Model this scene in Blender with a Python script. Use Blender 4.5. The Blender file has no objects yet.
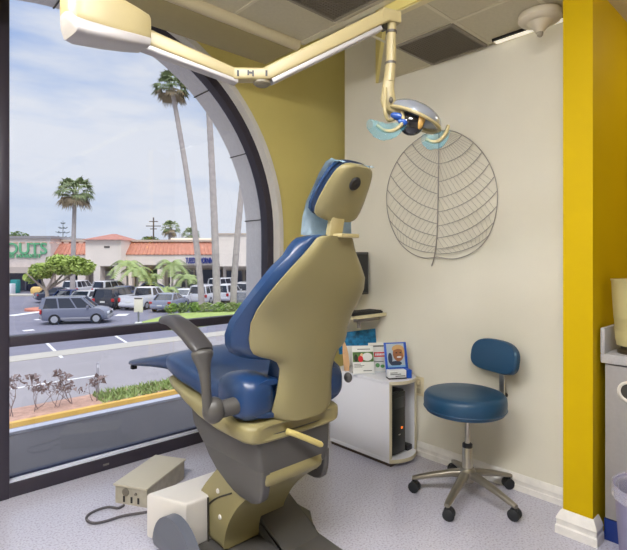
import bpy, bmesh, math, random
from mathutils import Vector, Matrix
C = bpy.context.scene.collection
S = bpy.context.scene
PI = math.pi
F = 485.0; H = 1.25
AX = (.7325, .6807); BX = (-.6807, .7325)
YAW = -math.atan2(.6807, .7325)
# ---------------------------------------------------------------- camera
cd = bpy.data.cameras.new('camera'); cam = bpy.data.objects.new('camera', cd); C.objects.link(cam)
cam.location = (0, 0, H); cam.rotation_euler = (PI/2, 0, YAW)
cd.sensor_width = 36; cd.lens = F/627*36; cd.shift_y = -17/627; cd.clip_start = .05; cd.clip_end = 500
S.camera = cam
# ---------------------------------------------------------------- exposure
S.view_settings.view_transform = 'Standard'; S.view_settings.look = 'None'
S.view_settings.gamma = 1; S.view_settings.use_curve_mapping = False
S.view_settings.exposure = 0.0
# ---------------------------------------------------------------- sky
SKY = 1.0
wd = bpy.data.worlds.new('sky'); S.world = wd; wd.use_nodes = True
nt = wd.node_tree; nt.nodes.clear()
def N(t, **k):
    n = nt.nodes.new(t)
    for a, b in k.items(): setattr(n, a, b)
    return n
def lk(a, b): nt.links.new(a, b)
tc = N('ShaderNodeTexCoord'); sp = N('ShaderNodeSeparateXYZ'); lk(tc.outputs['Generated'], sp.inputs[0])
rmp = N('ShaderNodeValToRGB'); lk(sp.outputs['Z'], rmp.inputs[0])
e = rmp.color_ramp.elements
e[0].position = 0.0; e[0].color = (.66, .74, .87, 1)
e[1].position = .72; e[1].color = (.72, .76, .84, 1)
m_ = e.new(.46); m_.color = (.27, .44, .83, 1)
m_ = e.new(.22); m_.color = (.50, .64, .88, 1)
mp = N('ShaderNodeMapping'); mp.inputs['Scale'].default_value = (1.6, 1.6, 6.5); mp.inputs['Location'].default_value = (.35, .1, .2)
mp.inputs['Rotation'].default_value = (.12, -.1, 0)
lk(tc.outputs['Generated'], mp.inputs['Vector'])
nz = N('ShaderNodeTexNoise'); nz.inputs['Scale'].default_value = 1.7; nz.inputs['Detail'].default_value = 9; nz.inputs['Roughness'].default_value = .52
lk(mp.outputs[0], nz.inputs['Vector'])
cr = N('ShaderNodeValToRGB'); lk(nz.outputs['Fac'], cr.inputs[0])
cr.color_ramp.elements[0].position = .34; cr.color_ramp.elements[1].position = .56
mx = N('ShaderNodeMixRGB'); lk(cr.outputs[0], mx.inputs[0]); lk(rmp.outputs[0], mx.inputs[1]); mx.inputs[2].default_value = (.83, .86, .93, 1)
gain = N('ShaderNodeMapRange'); gain.interpolation_type = 'SMOOTHSTEP'; lk(sp.outputs['Z'], gain.inputs[0])      # overcast: brightest overhead
for k_, v_ in ((1, .52), (2, .95), (3, SKY), (4, SKY*3.2)): gain.inputs[k_].default_value = v_
bg = N('ShaderNodeBackground'); lk(gain.outputs[0], bg.inputs[1]); lk(mx.outputs[0], bg.inputs[0])
ow = N('ShaderNodeOutputWorld'); lk(bg.outputs[0], ow.inputs[0])
# ---------------------------------------------------------------- sun (thin cloud: soft and weak)
sd = bpy.data.lights.new('sun', 'SUN'); sd.energy = 1.4; sd.angle = .25; sd.color = (1, .96, .88)
sun = bpy.data.objects.new('sun', sd); C.objects.link(sun)
sun.rotation_euler = Vector((.25, .65, -.9)).to_track_quat('-Z', 'Y').to_euler(); sun.location = (0, -5, 12)
FILL = 54.0       # radiance of the ceiling panels added out of view to light the room

# ================================================================ helpers
def ray(x, y):
    t = (x-313.5)/F
    return Vector((AX[0]*t+AX[1], BX[0]*t+BX[1], (258-y)/F))
def W(x, y, Z): r = ray(x, y); return Vector((r.x*Z, r.y*Z, H+r.z*Z))
def onu(x, y, u): r = ray(x, y); return W(x, y, u/r.x)
def onv(x, y, v): r = ray(x, y); return W(x, y, v/r.y)
def onz(x, y, z): r = ray(x, y); return W(x, y, (z-H)/r.z)
GZ = -2.95
def G(x, y): return onz(x, y, GZ)

def lin(c): c /= 255.0; return c/12.92 if c <= .04045 else ((c+.055)/1.055)**2.4
def rgb(r, g, b): return (lin(r), lin(g), lin(b), 1)
_m = {}
def mat(name, col, rough=.5, metal=0, noise=0, nscale=30, bump=0, bscale=80, emit=0, alpha=1, coat=0, spec=.5, trans=0):
    if name in _m: return _m[name]
    m = bpy.data.materials.new(name); m.use_nodes = True; t = m.node_tree
    b = t.nodes['Principled BSDF']
    b.inputs['Base Color'].default_value = col; b.inputs['Roughness'].default_value = rough; b.inputs['Metallic'].default_value = metal
    b.inputs['Specular IOR Level'].default_value = spec; b.inputs['Coat Weight'].default_value = coat
    b.inputs['Alpha'].default_value = alpha; b.inputs['Transmission Weight'].default_value = trans
    tcn = t.nodes.new('ShaderNodeTexCoord')
    if noise:
        n = t.nodes.new('ShaderNodeTexNoise'); n.inputs['Scale'].default_value = nscale; n.inputs['Detail'].default_value = 4
        t.links.new(tcn.outputs['Object'], n.inputs['Vector'])
        r = t.nodes.new('ShaderNodeValToRGB'); t.links.new(n.outputs['Fac'], r.inputs[0])
        r.color_ramp.elements[0].position = .3; r.color_ramp.elements[1].position = .7
        r.color_ramp.elements[0].color = tuple(max(0, c*(1-noise)) for c in col[:3])+(1,)
        r.color_ramp.elements[1].color = tuple(min(1, c*(1+noise)) for c in col[:3])+(1,)
        t.links.new(r.outputs[0], b.inputs['Base Color'])
    if bump:
        n = t.nodes.new('ShaderNodeTexNoise'); n.inputs['Scale'].default_value = bscale; n.inputs['Detail'].default_value = 3
        t.links.new(tcn.outputs['Object'], n.inputs['Vector'])
        bp = t.nodes.new('ShaderNodeBump'); bp.inputs['Strength'].default_value = bump; bp.inputs['Distance'].default_value = .01
        t.links.new(n.outputs['Fac'], bp.inputs['Height']); t.links.new(bp.outputs[0], b.inputs['Normal'])
    if emit:
        b.inputs['Emission Color'].default_value = col; b.inputs['Emission Strength'].default_value = emit
    _m[name] = m; return m

def link(o, parent=None):
    C.objects.link(o)
    if parent is not None: o.parent = parent
    return o
def obj(name, bm, m, parent=None, smooth=35, loc=None):
    me = bpy.data.meshes.new(name)
    bmesh.ops.recalc_face_normals(bm, faces=bm.faces)
    bm.to_mesh(me); bm.free()
    ms = m if isinstance(m, (list, tuple)) else [m]
    for q in ms: me.materials.append(q)
    if smooth:
        for p in me.polygons: p.use_smooth = True
        me.set_sharp_from_angle(angle=math.radians(smooth))
    o = bpy.data.objects.new(name, me); link(o, parent)
    if loc is not None: o.location = loc
    return o
def tag(o, label=None, cat=None, group=None, kind=None):
    if label: o['label'] = label
    if cat: o['category'] = cat
    if group: o['group'] = group
    if kind: o['kind'] = kind
    return o
def thing(name, label, cat, loc=(0, 0, 0), rz=0, group=None):
    o = bpy.data.objects.new(name, None); o.empty_display_size = .1; link(o)
    o.location = loc; o.rotation_euler = (0, 0, rz)
    return tag(o, label, cat, group)
def struct(name, bm, m, parent=None, smooth=35):
    o = obj(name, bm, m, parent, smooth)
    if parent is None: o['kind'] = 'structure'
    return o
NB = bmesh.new
def box(bm, x0, x1, y0, y1, z0, z1, bev=0, seg=2, M=None, mi=0):
    g = bmesh.ops.create_cube(bm, size=1)
    vs = g['verts']
    for v in vs:
        v.co = Vector((x0 if v.co.x < 0 else x1, y0 if v.co.y < 0 else y1, z0 if v.co.z < 0 else z1))
    fs = list({f for v in vs for f in v.link_faces})
    if bev:
        r = bmesh.ops.bevel(bm, geom=list({ed for v in vs for ed in v.link_edges}), offset=bev, segments=seg, affect='EDGES', profile=.5)
        fs = list(set([f for f in fs if f.is_valid]) | set(r['faces'])); vs = list({v for f in fs for v in f.verts})
    for f in fs: f.material_index = mi
    if M is not None: bmesh.ops.transform(bm, matrix=M, verts=vs)
    return vs
def B(*a, **k): bm = NB(); box(bm, *a, **k); return bm
def loft(bm, rings, cap=True, closed=True, mi=0):
    R = [[bm.verts.new(p) for p in r] for r in rings]; n = len(R[0])
    for a, b in zip(R, R[1:]):
        for i in range(n if closed else n-1):
            j = (i+1) % n
            try: bm.faces.new((a[i], a[j], b[j], b[i])).material_index = mi
            except ValueError: pass
    if cap:
        for r in (R[0][::-1], R[-1]):
            try: bm.faces.new(r).material_index = mi
            except ValueError: pass
    return R
def tube(bm, pts, r, n=8, mi=0, cap=True):
    pts = [Vector(p) for p in pts]; rings = []; up = None
    for i, p in enumerate(pts):
        d = (pts[min(i+1, len(pts)-1)]-pts[max(i-1, 0)]).normalized()
        if up is None: up = Vector((0, 0, 1)) if abs(d.z) < .9 else Vector((1, 0, 0))
        a = d.cross(up).normalized(); up = a.cross(d).normalized()
        q = r[i] if isinstance(r, (list, tuple)) else r
        rings.append([p+(a*math.cos(2*PI*k/n)+up*math.sin(2*PI*k/n))*q for k in range(n)])
    loft(bm, rings, cap, mi=mi)
def T(pts, r, n=8): bm = NB(); tube(bm, pts, r, n); return bm
def lathe(bm, prof, n=32, c=(0, 0, 0), mi=0, M=None):
    rings = [[Vector((c[0]+r*math.cos(2*PI*k/n), c[1]+r*math.sin(2*PI*k/n), c[2]+z)) for k in range(n)] for r, z in prof]
    if M is not None: rings = [[M @ p for p in r] for r in rings]
    loft(bm, rings, mi=mi)
def L(prof, n=32, c=(0, 0, 0), M=None): bm = NB(); lathe(bm, prof, n, c, 0, M); return bm
def prism(bm, poly, axis, a, b, bev=0, mi=0, M=None):
    """extrude a 2-D outline along an axis: 'x' -> poly is (y,z), 'y' -> (x,z), 'z' -> (x,y)"""
    def P(p, q):
        return Vector({'x': (q, p[0], p[1]), 'y': (p[0], q, p[1]), 'z': (p[0], p[1], q)}[axis])
    va = [bm.verts.new(P(p, a)) for p in poly]; vb = [bm.verts.new(P(p, b)) for p in poly]; n = len(poly)
    fs = [bm.faces.new(va[::-1]), bm.faces.new(vb)]
    for i in range(n): fs.append(bm.faces.new((va[i], va[(i+1) % n], vb[(i+1) % n], vb[i])))
    if bev:
        ed = [x for x in set(fs[0].edges) | set(fs[1].edges)]
        r = bmesh.ops.bevel(bm, geom=ed, offset=bev, segments=3, affect='EDGES', profile=.5)
        fs = [f for f in fs if f.is_valid]+list(r['faces'])
    for f in fs: f.material_index = mi
    if M is not None: bmesh.ops.transform(bm, matrix=M, verts=list({v for f in fs for v in f.verts}))
def PR(*a, **k): bm = NB(); prism(bm, *a, **k); return bm
def spl(pts, n=8):
    """Catmull-Rom through points"""
    pts = [Vector(p) for p in pts]; out = []
    for i in range(len(pts)-1):
        p0 = pts[max(i-1, 0)]; p1 = pts[i]; p2 = pts[i+1]; p3 = pts[min(i+2, len(pts)-1)]
        for k in range(n):
            t = k/n
            out.append(.5*((2*p1)+(p2-p0)*t+(2*p0-5*p1+4*p2-p3)*t*t+(3*p1-p0-3*p2+p3)*t**3))
    out.append(pts[-1]); return out
def sup(hx, hz, e=3., n=28):
    o = []
    for k in range(n):
        t = 2*PI*(k+.5)/n; c, s = math.cos(t), math.sin(t)
        o.append((hx*math.copysign(abs(c)**(2/e), c), hz*math.copysign(abs(s)**(2/e), s)))
    return o
def ellipsoid(bm, c, r, M=None, nu=24, nv=12, mi=0):
    g = bmesh.ops.create_uvsphere(bm, u_segments=nu, v_segments=nv, radius=1)
    mm = Matrix.Translation(c) @ (M if M is not None else Matrix()) @ Matrix.Diagonal((*r, 1))
    bmesh.ops.transform(bm, matrix=mm, verts=g['verts'])
    for f in {f for v in g['verts'] for f in v.link_faces}: f.material_index = mi
def text_mesh(body, size, ext=.004, bold=0):
    cu = bpy.data.curves.new('lettering', 'FONT'); cu.body = body; cu.size = size; cu.extrude = ext; cu.offset = bold; cu.align_x = 'LEFT'
    o = bpy.data.objects.new('lettering', cu); C.objects.link(o)
    dg = bpy.context.evaluated_depsgraph_get(); me = bpy.data.meshes.new_from_object(o.evaluated_get(dg))
    bpy.data.objects.remove(o); bm = NB(); bm.from_mesh(me); bpy.data.meshes.remove(me)
    return bm

# ================================================================ materials
CREAMWALL = mat('cream_wall_paint', rgb(224, 219, 203), .6, noise=.02, nscale=4, bump=.08, bscale=140)
OLIVE = mat('olive_wall_paint', rgb(232, 216, 134), .6, noise=.02, nscale=4, bump=.08, bscale=140)
YELLOW = mat('yellow_wall_paint', rgb(200, 168, 0), .6, spec=.15, noise=.02, nscale=4, bump=.05, bscale=140)
TILE = mat('ceiling_tile', rgb(200, 192, 165), .8, noise=.04, nscale=60, bump=.2, bscale=220)
GRID = mat('ceiling_grid', rgb(214, 206, 180), .5)
BULK = mat('bulkhead_paint', rgb(165, 152, 108), .6, noise=.02)
WHITE = mat('white_trim', rgb(232, 228, 222), .4, noise=.03, nscale=8)
BASEB = mat('baseboard_wood', rgb(228, 224, 218), .45, noise=.08, nscale=20)
FRAME = mat('dark_bronze_frame', rgb(56, 51, 62), .38, .2)
FRAMELIP = mat('frame_inner_lip', rgb(222, 226, 240), .4)
CONC = mat('arch_panel', rgb(234, 229, 226), .75, noise=.05, nscale=40, bump=.1)
LEDGE = mat('ledge_roofing', rgb(84, 81, 84), .7, noise=.05, nscale=6)
# floor: pale speckled vinyl
FL = mat('speckled_vinyl', rgb(188, 186, 200), .16, spec=.7)
t = FL.node_tree; b = t.nodes['Principled BSDF']; tcn = t.nodes['Texture Coordinate']
n1 = t.nodes.new('ShaderNodeTexNoise'); n1.inputs['Scale'].default_value = 110; n1.inputs['Detail'].default_value = 2
t.links.new(tcn.outputs['Object'], n1.inputs['Vector'])
r1 = t.nodes.new('ShaderNodeValToRGB'); t.links.new(n1.outputs['Fac'], r1.inputs[0])
r1.color_ramp.elements[0].position = .33; r1.color_ramp.elements[0].color = rgb(164, 160, 172)
r1.color_ramp.elements[1].position = .46; r1.color_ramp.elements[1].color = rgb(188, 186, 200)
q = r1.color_ramp.elements.new(.68); q.color = rgb(197, 195, 208)
t.links.new(r1.outputs[0], b.inputs['Base Color'])
# glass
GLASS = bpy.data.materials.new('window_glass'); GLASS.use_nodes = True; t = GLASS.node_tree; t.nodes.clear()
a1 = t.nodes.new('ShaderNodeBsdfTransparent'); a1.inputs[0].default_value = (.97, .98, 1, 1); a2 = t.nodes.new('ShaderNodeBsdfGlossy'); a2.inputs['Roughness'].default_value = .0
fr = t.nodes.new('ShaderNodeFresnel'); fr.inputs[0].default_value = 1.5
ms = t.nodes.new('ShaderNodeMixShader'); t.links.new(fr.outputs[0], ms.inputs[0]); t.links.new(a1.outputs[0], ms.inputs[1]); t.links.new(a2.outputs[0], ms.inputs[2])
oo = t.nodes.new('ShaderNodeOutputMaterial'); t.links.new(ms.outputs[0], oo.inputs[0])
SHELL = mat('cream_plastic', rgb(140, 131, 92), .36, noise=.015, nscale=8)
PLWHITE = mat('pale_grey_plastic', rgb(212, 208, 204), .35)
DKGREY = mat('charcoal_plastic', rgb(78, 76, 74), .42)
VINYL = mat('navy_vinyl', rgb(26, 56, 98), .34, coat=.12, bump=.05, bscale=300, spec=.5)
TEAL = mat('teal_blue_vinyl', rgb(28, 70, 102), .4, bump=.05, bscale=300)
CHROME = mat('brushed_steel', rgb(190, 186, 176), .28, .9)
ALU = mat('cast_aluminium', rgb(150, 144, 132), .35, .8)
BLACK = mat('black_plastic', rgb(24, 24, 27), .4)
RUBBER = mat('black_rubber', rgb(28, 30, 34), .6)
PAPER = mat('pale_blue_paper', rgb(200, 222, 236), .8, noise=.06, nscale=40, bump=.3, bscale=60)
ARMC = mat('warm_cream_enamel', rgb(172, 158, 116), .35)
ARMG = mat('grey_channel', rgb(176, 172, 172), .4, .2)

# ================================================================ room shell
U1 = 2.59; VW = 2.97; VI = 2.87; ZM = 2.50; ZL = 2.45; ZH = 3.04; CU, CZ = .93, 1.43
XL, YB, XR = -2.3, -2.3, 3.5
struct('floor', B(XL-.1, XR+.1, YB-.1, 3.02, -.12, 0), FL)
# window wall with the arched opening
def arch(R, zc=CZ, uc=CU, n=48, z0=0.0):
    p = [(uc+R, z0)]
    for k in range(n+1):
        a = PI*k/n; p.append((uc+R*math.cos(a), zc+R*math.sin(a)))
    p.append((uc-R, z0)); return p
def arch_wall(bm, R, x0, x1, z1, y0, y1, z0=0.0):
    A_ = arch(R, z0=z0); n = len(A_)
    def outer(p):
        dx, dz = p[0]-CU, p[1]-CZ
        if dz <= 0: return (x1 if dx > 0 else x0, p[1])
        k = min((x1-CU)/dx if dx > 1e-6 else 1e9, (x0-CU)/dx if dx < -1e-6 else 1e9, (z1-CZ)/dz if dz > 1e-6 else 1e9)
        return (CU+dx*k, CZ+dz*k)
    pts = []
    for p in A_: pts.append((p, outer(p)))
    corner = []
    for i, (p, o_) in enumerate(pts):
        corner.append((p, o_))
        if i+1 < n:
            o2 = pts[i+1][1]
            if abs(o_[0]-o2[0]) > 1e-4 and abs(o_[1]-o2[1]) > 1e-4:
                cx = x1 if abs(o_[0]-x1) < 1e-4 or abs(o2[0]-x1) < 1e-4 else x0
                corner.append((((p[0]+pts[i+1][0][0])/2, (p[1]+pts[i+1][0][1])/2), (cx, z1)))
    rings = [[Vector((p[0], y0, p[1])), Vector((o_[0], y0, o_[1])), Vector((o_[0], y1, o_[1])), Vector((p[0], y1, p[1]))] for p, o_ in corner]
    loft(bm, rings, cap=True)
bm = NB(); arch_wall(bm, 1.40, XL-.1, XR+.1, ZH+.05, VI, VW-.03); struct('wall_window', bm, OLIVE)
bm = NB(); arch_wall(bm, 1.36, XL-.1, XR+.1, ZH+1.2, VW+.03, 3.27, z0=-.05); struct('wall_exterior', bm, CONC, smooth=20)
def arch_ring(bm, R0, R1, y0, y1, z0=0.0, n=48):
    a, c = arch(R0, z0=z0, n=n), arch(R1, z0=z0, n=n)
    loft(bm, [[Vector((p[0], y0, p[1])), Vector((q[0], y0, q[1])), Vector((q[0], y1, q[1])), Vector((p[0], y1, p[1]))] for p, q in zip(a, c)])
bm = NB(); arch_ring(bm, 1.375, 1.415, VI-.012, VW-.035); struct('trim_1', bm, WHITE)
# joints of the exterior reveal: thin dark grooves
bm = NB()
for deg in (5, 27, 49, 71, 93, 115):
    a = math.radians(deg); r = 1.357
    box(bm, -.004, .004, VW+.06, 3.275, -.003, .003, M=Matrix.Translation((CU+r*math.cos(a), 0, CZ+r*math.sin(a))) @ Matrix.Rotation(-a+PI/2, 4, 'Y'))
struct('trim_2', bm, mat('dark_joint', rgb(70, 68, 70), .8))
wroot = bpy.data.objects.new('window_1', None); link(wroot); wroot['kind'] = 'structure'
bm = NB(); arch_ring(bm, 1.318, 1.382, VW-.04, VW+.04); obj('window_frame', bm, FRAME, wroot)
bm = NB(); box(bm, CU-1.34, CU+1.34, VW-.05, VW+.04, 0, .075, .006); obj('bottom_rail', bm, FRAME, wroot)
obj('rail_lip', B(CU-1.33, CU+1.33, VW-.04, VW-.012, .075, .088), FRAMELIP, wroot)
obj('rail_gasket', B(CU-1.33, CU+1.33, VW-.012, VW+.02, .075, .10), mat('blue_black_gasket', rgb(26, 34, 66), .4), wroot)
obj('weep_cap', B(1.03, 1.065, VW-.054, VW-.049, .03, .042, .002), mat('weep_cap', rgb(120, 116, 112), .4), wroot)
obj('transom', B(CU-1.33, CU+1.33, VW-.045, VW+.03, .785, .838, .004), FRAME, wroot)
obj('mullion', B(.485, .558, VW-.055, VW+.03, .0, CZ+1.22, .004), FRAME, wroot)
a = arch(1.33)
bm = NB(); prism(bm, [p for p in [(CU+1.33, .83)]+a[1:-1]+[(CU-1.33, .83)]], 'y', VW+.002, VW+.006); obj('upper_glass', bm, GLASS, wroot)
bm = NB(); box(bm, CU-1.33, CU+1.33, VW+.002, VW+.006, .08, .80); obj('lower_glass', bm, GLASS, wroot)
# leaf wall, end wall of the room, hidden walls
struct('wall_right', B(U1, U1+.12, .78, 2.45, 0, ZH), CREAMWALL)
struct('wall_column', B(2.337, XR+.1, .722, .845, 0, ZM+.1), YELLOW)
struct('wall_alcove', B(3.15, 3.27, YB, .722, 0, ZM+.1), YELLOW)
struct('wall_far', B(XR, XR+.1, .8, VI, 0, ZH), CREAMWALL)
struct('wall_back', B(XL-.1, XR, YB-.1, YB, 0, ZH), mat('back_wall_paint', rgb(190, 182, 158), .7))
struct('wall_left', B(XL-.1, XL, YB, VI, 0, ZH), mat('left_wall_paint', rgb(200, 192, 165), .7))
def baseboard(bm, x0, y0, x1, y1, nx, ny, h=.088):
    prof = [(0, 0), (.016, 0), (.016, .03), (.013, .034), (.013, .052), (.015, .056), (.012, .07), (.007, h-.006), (.004, h), (0, h)]
    loft(bm, [[Vector((x+nx*d, y+ny*d, z)) for d, z in prof] for x, y in ((x0, y0), (x1, y1))])
bm = NB(); baseboard(bm, U1, .845, U1, 2.45, -1, 0); struct('baseboard_right', bm, BASEB)
bm = NB()
prof = [(.001, 0), (.026, 0), (.026, .035), (.021, .042), (.021, .062), (.024, .067), (.019, .082), (.01, .1), (.004, .108), (.001, .108)]
cor = [(2.56, .845, 0, 1), (2.337, .845, -1, 1), (2.337, .722, -1, -1), (2.40, .722, 0, -1)]
loft(bm, [[Vector((x+nx*d, y+ny*d, z)) for d, z in prof] for x, y, nx, ny in cor]); struct('baseboard_column', bm, BASEB)
bm = NB(); baseboard(bm, 2.33, VI, XR, VI, 0, -1); struct('baseboard_window', bm, BASEB)
# ceilings
struct('ceiling', B(XL, 1.9, YB, 2.13, ZM, ZM+.06), TILE)
lowpoly = [(1.9, YB), (3.2, YB), (3.2, .80), (2.595, .80), (2.595, 2.137), (1.9, 1.50)]
bm = NB(); prism(bm, lowpoly, 'z', ZL, ZL+.05); ceil2 = struct('ceiling_lower', bm, TILE)
bm = NB(); d = Vector((.695, .637, 0)).normalized(); nn = Vector((-d.y, d.x, 0))*.02
p0 = Vector((1.9, 1.5, 0)); p1 = Vector((2.588, 2.131, 0))
loft(bm, [[p0+Vector((0, 0, ZL-.002)), p1+Vector((0, 0, ZL-.002)), p1+nn+Vector((0, 0, ZL-.002)), p0+nn+Vector((0, 0, ZL-.002))],
          [p0+Vector((0, 0, ZH)), p1+Vector((0, 0, ZH)), p1+nn+Vector((0, 0, ZH)), p0+nn+Vector((0, 0, ZH))]])
struct('trim_3', bm, OLIVE)
struct('ceiling_upper', B(XL, XR, 1.45, VI, ZH, ZH+.05), TILE)
struct('trim_4', B(1.885, 1.90, YB, 1.51, ZL-.004, ZM), OLIVE)
struct('trim_5', B(1.900, 1.935, YB, 1.50, ZL-.008, ZL), mat('soffit_edge_cream', rgb(220, 208, 164), .5))
struct('trim_6', B(1.85, 1.885, YB, 2.10, ZM-.006, ZM), GRID)
# bulkhead above the window with the rounded front roll
bm = NB(); box(bm, XL, 1.84, 2.14, 2.42, 2.455, 2.75, .004); struct('trim_7', bm, BULK)
bm = NB(); tube(bm, [(XL, 2.125, 2.488), (1.845, 2.125, 2.488), (1.85, 2.125, 2.488)], [.034, .034, .026], 20); struct('trim_8', bm, mat('roll_front', rgb(196, 184, 150), .45))
# T-bar grid strips
bm = NB()
for u in (1.395, .945, .495, .045, -.405, -.855, -1.305, -1.755): box(bm, u-.009, u+.009, YB, 2.09, ZM-.003, ZM+.001)
for v in (1.80, 1.35, .90, .45, 0, -.45, -.9, -1.35, -1.8): box(bm, XL, 1.85, v-.009, v+.009, ZM-.003, ZM+.001)
struct('trim_9', bm, GRID)
bm = NB()
for u in (2.195,): box(bm, u-.009, u+.009, YB, 1.70, ZL-.003, ZL+.001)
box(bm, 2.57, 2.59, .85, 2.1, ZL-.003, ZL+.001)
for v in (1.70, 1.318, .936, .554, .172, -.21, -.59): box(bm, 1.935, 2.585, v-.009, v+.009, ZL-.003, ZL+.001)
struct('trim_10', bm, GRID)

# ================================================================ ceiling things
VENT = mat('vent_dark', rgb(120, 112, 98), .7)
def vent(x0, x1, y0, y1, z, label):
    r = thing('ceiling_vent', label, 'vent', ((x0+x1)/2, (y0+y1)/2, z-.001), 0, 'dark ceiling vents'); hx, hy = (x1-x0)/2, (y1-y0)/2
    bm = NB()
    for s in (-1, 1): box(bm, s*hx-.008, s*hx+.008, -hy, hy, -.012, 0); box(bm, -hx, hx, s*hy-.008, s*hy+.008, -.012, 0)
    obj('frame', bm, mat('vent_frame', rgb(140, 132, 116), .5), r)
    bm = NB(); box(bm, -hx, hx, -hy, hy, -.004, 0)
    n = 22
    for k in range(1, n): box(bm, -hx+2*hx*k/n-.002, -hx+2*hx*k/n+.002, -hy, hy, -.007, -.004); box(bm, -hx, hx, -hy+2*hy*k/n-.002, -hy+2*hy*k/n+.002, -.007, -.004)
    obj('grille', bm, VENT, r, 0)
vent(2.205, 2.565, 1.335, 1.685, ZL, 'dark grey square vent in the lower ceiling right of the lamp pole')
vent(1.41, 1.805, 1.375, 1.785, ZM, 'dark grey square vent above the upper lamp arm cut by the picture edge')
EMIT = mat('fill_panel_diffuser', (.99, .985, 1, 1), .5, emit=FILL)
def fill_panel(x, y, z, hx, hy, label, k=1):  # glowing panel added outside the view to brighten the room
    r = thing('ceiling_light', label, 'ceiling light', (x, y, z-.002), 0)
    bm = NB()
    for s in (-1, 1): box(bm, s*hx-.015, s*hx+.015, -hy-.015, hy+.015, -.02, 0); box(bm, -hx, hx, s*hy-.015, s*hy+.015, -.02, 0)
    obj('frame', bm, GRID, r)
    obj('diffuser', B(-hx+.015, hx-.015, -hy+.015, hy-.015, -.085, -.004, .02), EMIT if k == 1 else mat('dim_fill_diffuser', (1, .95, .85, 1), .5, emit=FILL*k), r, 0)
fill_panel(-.18, .675, ZM, .21, .21, 'added unseen square fill panel on the ceiling left of the lamp arm')
fill_panel(-.63, 1.575, ZM, .21, .21, 'added unseen square fill panel on the ceiling before the dark window post')
fill_panel(-.63, 1.125, ZM, .21, .21, 'added unseen square fill panel on the ceiling at the left end of the room')
fill_panel(.72, .225, ZM, .21, .21, 'added unseen square fill panel on the ceiling behind the dental chair')
fill_panel(2.86, .15, ZL, .14, .2, 'small dim fill panel added out of view above the grey worktop', .12)  # added to light the side wall of the alcove
r = thing('ceiling_light', 'thin lit strip light between ceiling and cream wall behind the speaker', 'ceiling light', (2.55, 1.07, ZL-.001))
obj('frame', B(-.028, -.018, -.21, .21, -.014, 0), BLACK, r)
obj('diffuser', B(-.018, .032, -.21, .21, -.010, 0), mat('strip_diffuser', (1, .95, .8, 1), .5, emit=.55), r, 0)
r = thing('ceiling_speaker', 'round beige ceiling fixture with a small cone below, beside the yellow column', 'ceiling fixture', (2.43, .985, ZL-.004))
SPK = mat('beige_fixture', rgb(212, 202, 180), .45)
obj('base', L([(.0, 0), (.098, 0), (.1, -.008), (.1, -.028), (.094, -.036), (.07, -.045), (0, -.045)]), SPK, r)
obj('cone', L([(0, -.04), (.062, -.042), (.05, -.055), (.03, -.075), (.02, -.092), (0, -.092)]), SPK, r)
obj('tip', L([(0, -.09), (.016, -.09), (.014, -.106), (.006, -.114), (0, -.115)], 16), mat('fixture_tip', rgb(150, 140, 120), .4), r)

# ================================================================ dental chair
ch = thing('dental_chair', 'blue vinyl dental chair with cream back shell facing the arched window', 'dental chair', (1.27, 1.6, 0))
def cp(v, z, b=0): return Vector((-b, v-1.6, z))
# base
pl = [(-.33, .40), (-.27, .47), (.25, .47), (.31, .40), (.31, .12), (.2, -.02), (.2, -.2), (.13, -.27), (-.11, -.27), (-.17, -.2), (-.18, -.02), (-.33, .04)]
obj('base_plate', PR(pl, 'z', 0, .035, bev=.008), DKGREY, ch)
bm = NB(); prism(bm, [(-.363, .44), (-.285, .236), (.24, .236), (.30, .44)], 'z', .03, .226, bev=.014); obj('base_cover', bm, PLWHITE, ch)
bm = NB()
lobe = [(.2+.18*math.cos(PI*k/20), .03+.175*math.sin(PI*k/20)) for k in range(21)]
prism(bm, lobe, 'x', -.368, -.326, bev=.014); obj('side_cover', bm, mat('slate_plastic', rgb(92, 96, 108), .4), ch)

bm = NB(); prism(bm, [(.24, .03), (.24, .16), (.15, .155), (.06, .10), (-.02, .05), (-.06, .034), (-.06, .03)], 'x', .0, .2, bev=.012); obj('rear_cover', bm, DKGREY, ch)
# lift arm
armp = [(.43, .04), (.385, .12), (.275, .26), (.15, .385), (.1, .455), (-.145, .455), (-.16, .40), (-.07, .335), (.02, .255), (.085, .165), (.115, .09), (.12, .04)]
armp = [(p.x, p.y) for p in spl([(x, z, 0) for x, z in armp[:5]], 4)] + [(p.x, p.y) for p in spl([(x, z, 0) for x, z in armp[5:]], 4)]
la = obj('lift_arm', PR(armp, 'x', -.178, .125, bev=.02), SHELL, ch)
sm = mat('seam', rgb(58, 54, 46), .7)
bm = NB()
tube(bm, spl([cp(1.955, .085, .18), cp(1.87, .16, .18), cp(1.78, .235, .18), cp(1.66, .30, .18)], 6), .0035, 6)
tube(bm, [cp(1.833, .222, .185), cp(1.831, .12, .185), cp(1.829, .035, .185)], .004, 6); obj('seam', bm, sm, la)
for x, y in ((218, 491), (220, 517)):
    p = onu(x, y, 1.27-.1785)
    bm = NB(); lathe(bm, [(0, 0), (.011, 0), (.009, .004), (0, .005)], 14, M=Matrix.Translation((p.x-1.27, p.y-1.6, p.z)) @ Matrix.Rotation(-PI/2, 4, 'Y')); obj('screw_cap', bm, PLWHITE, la)
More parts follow.
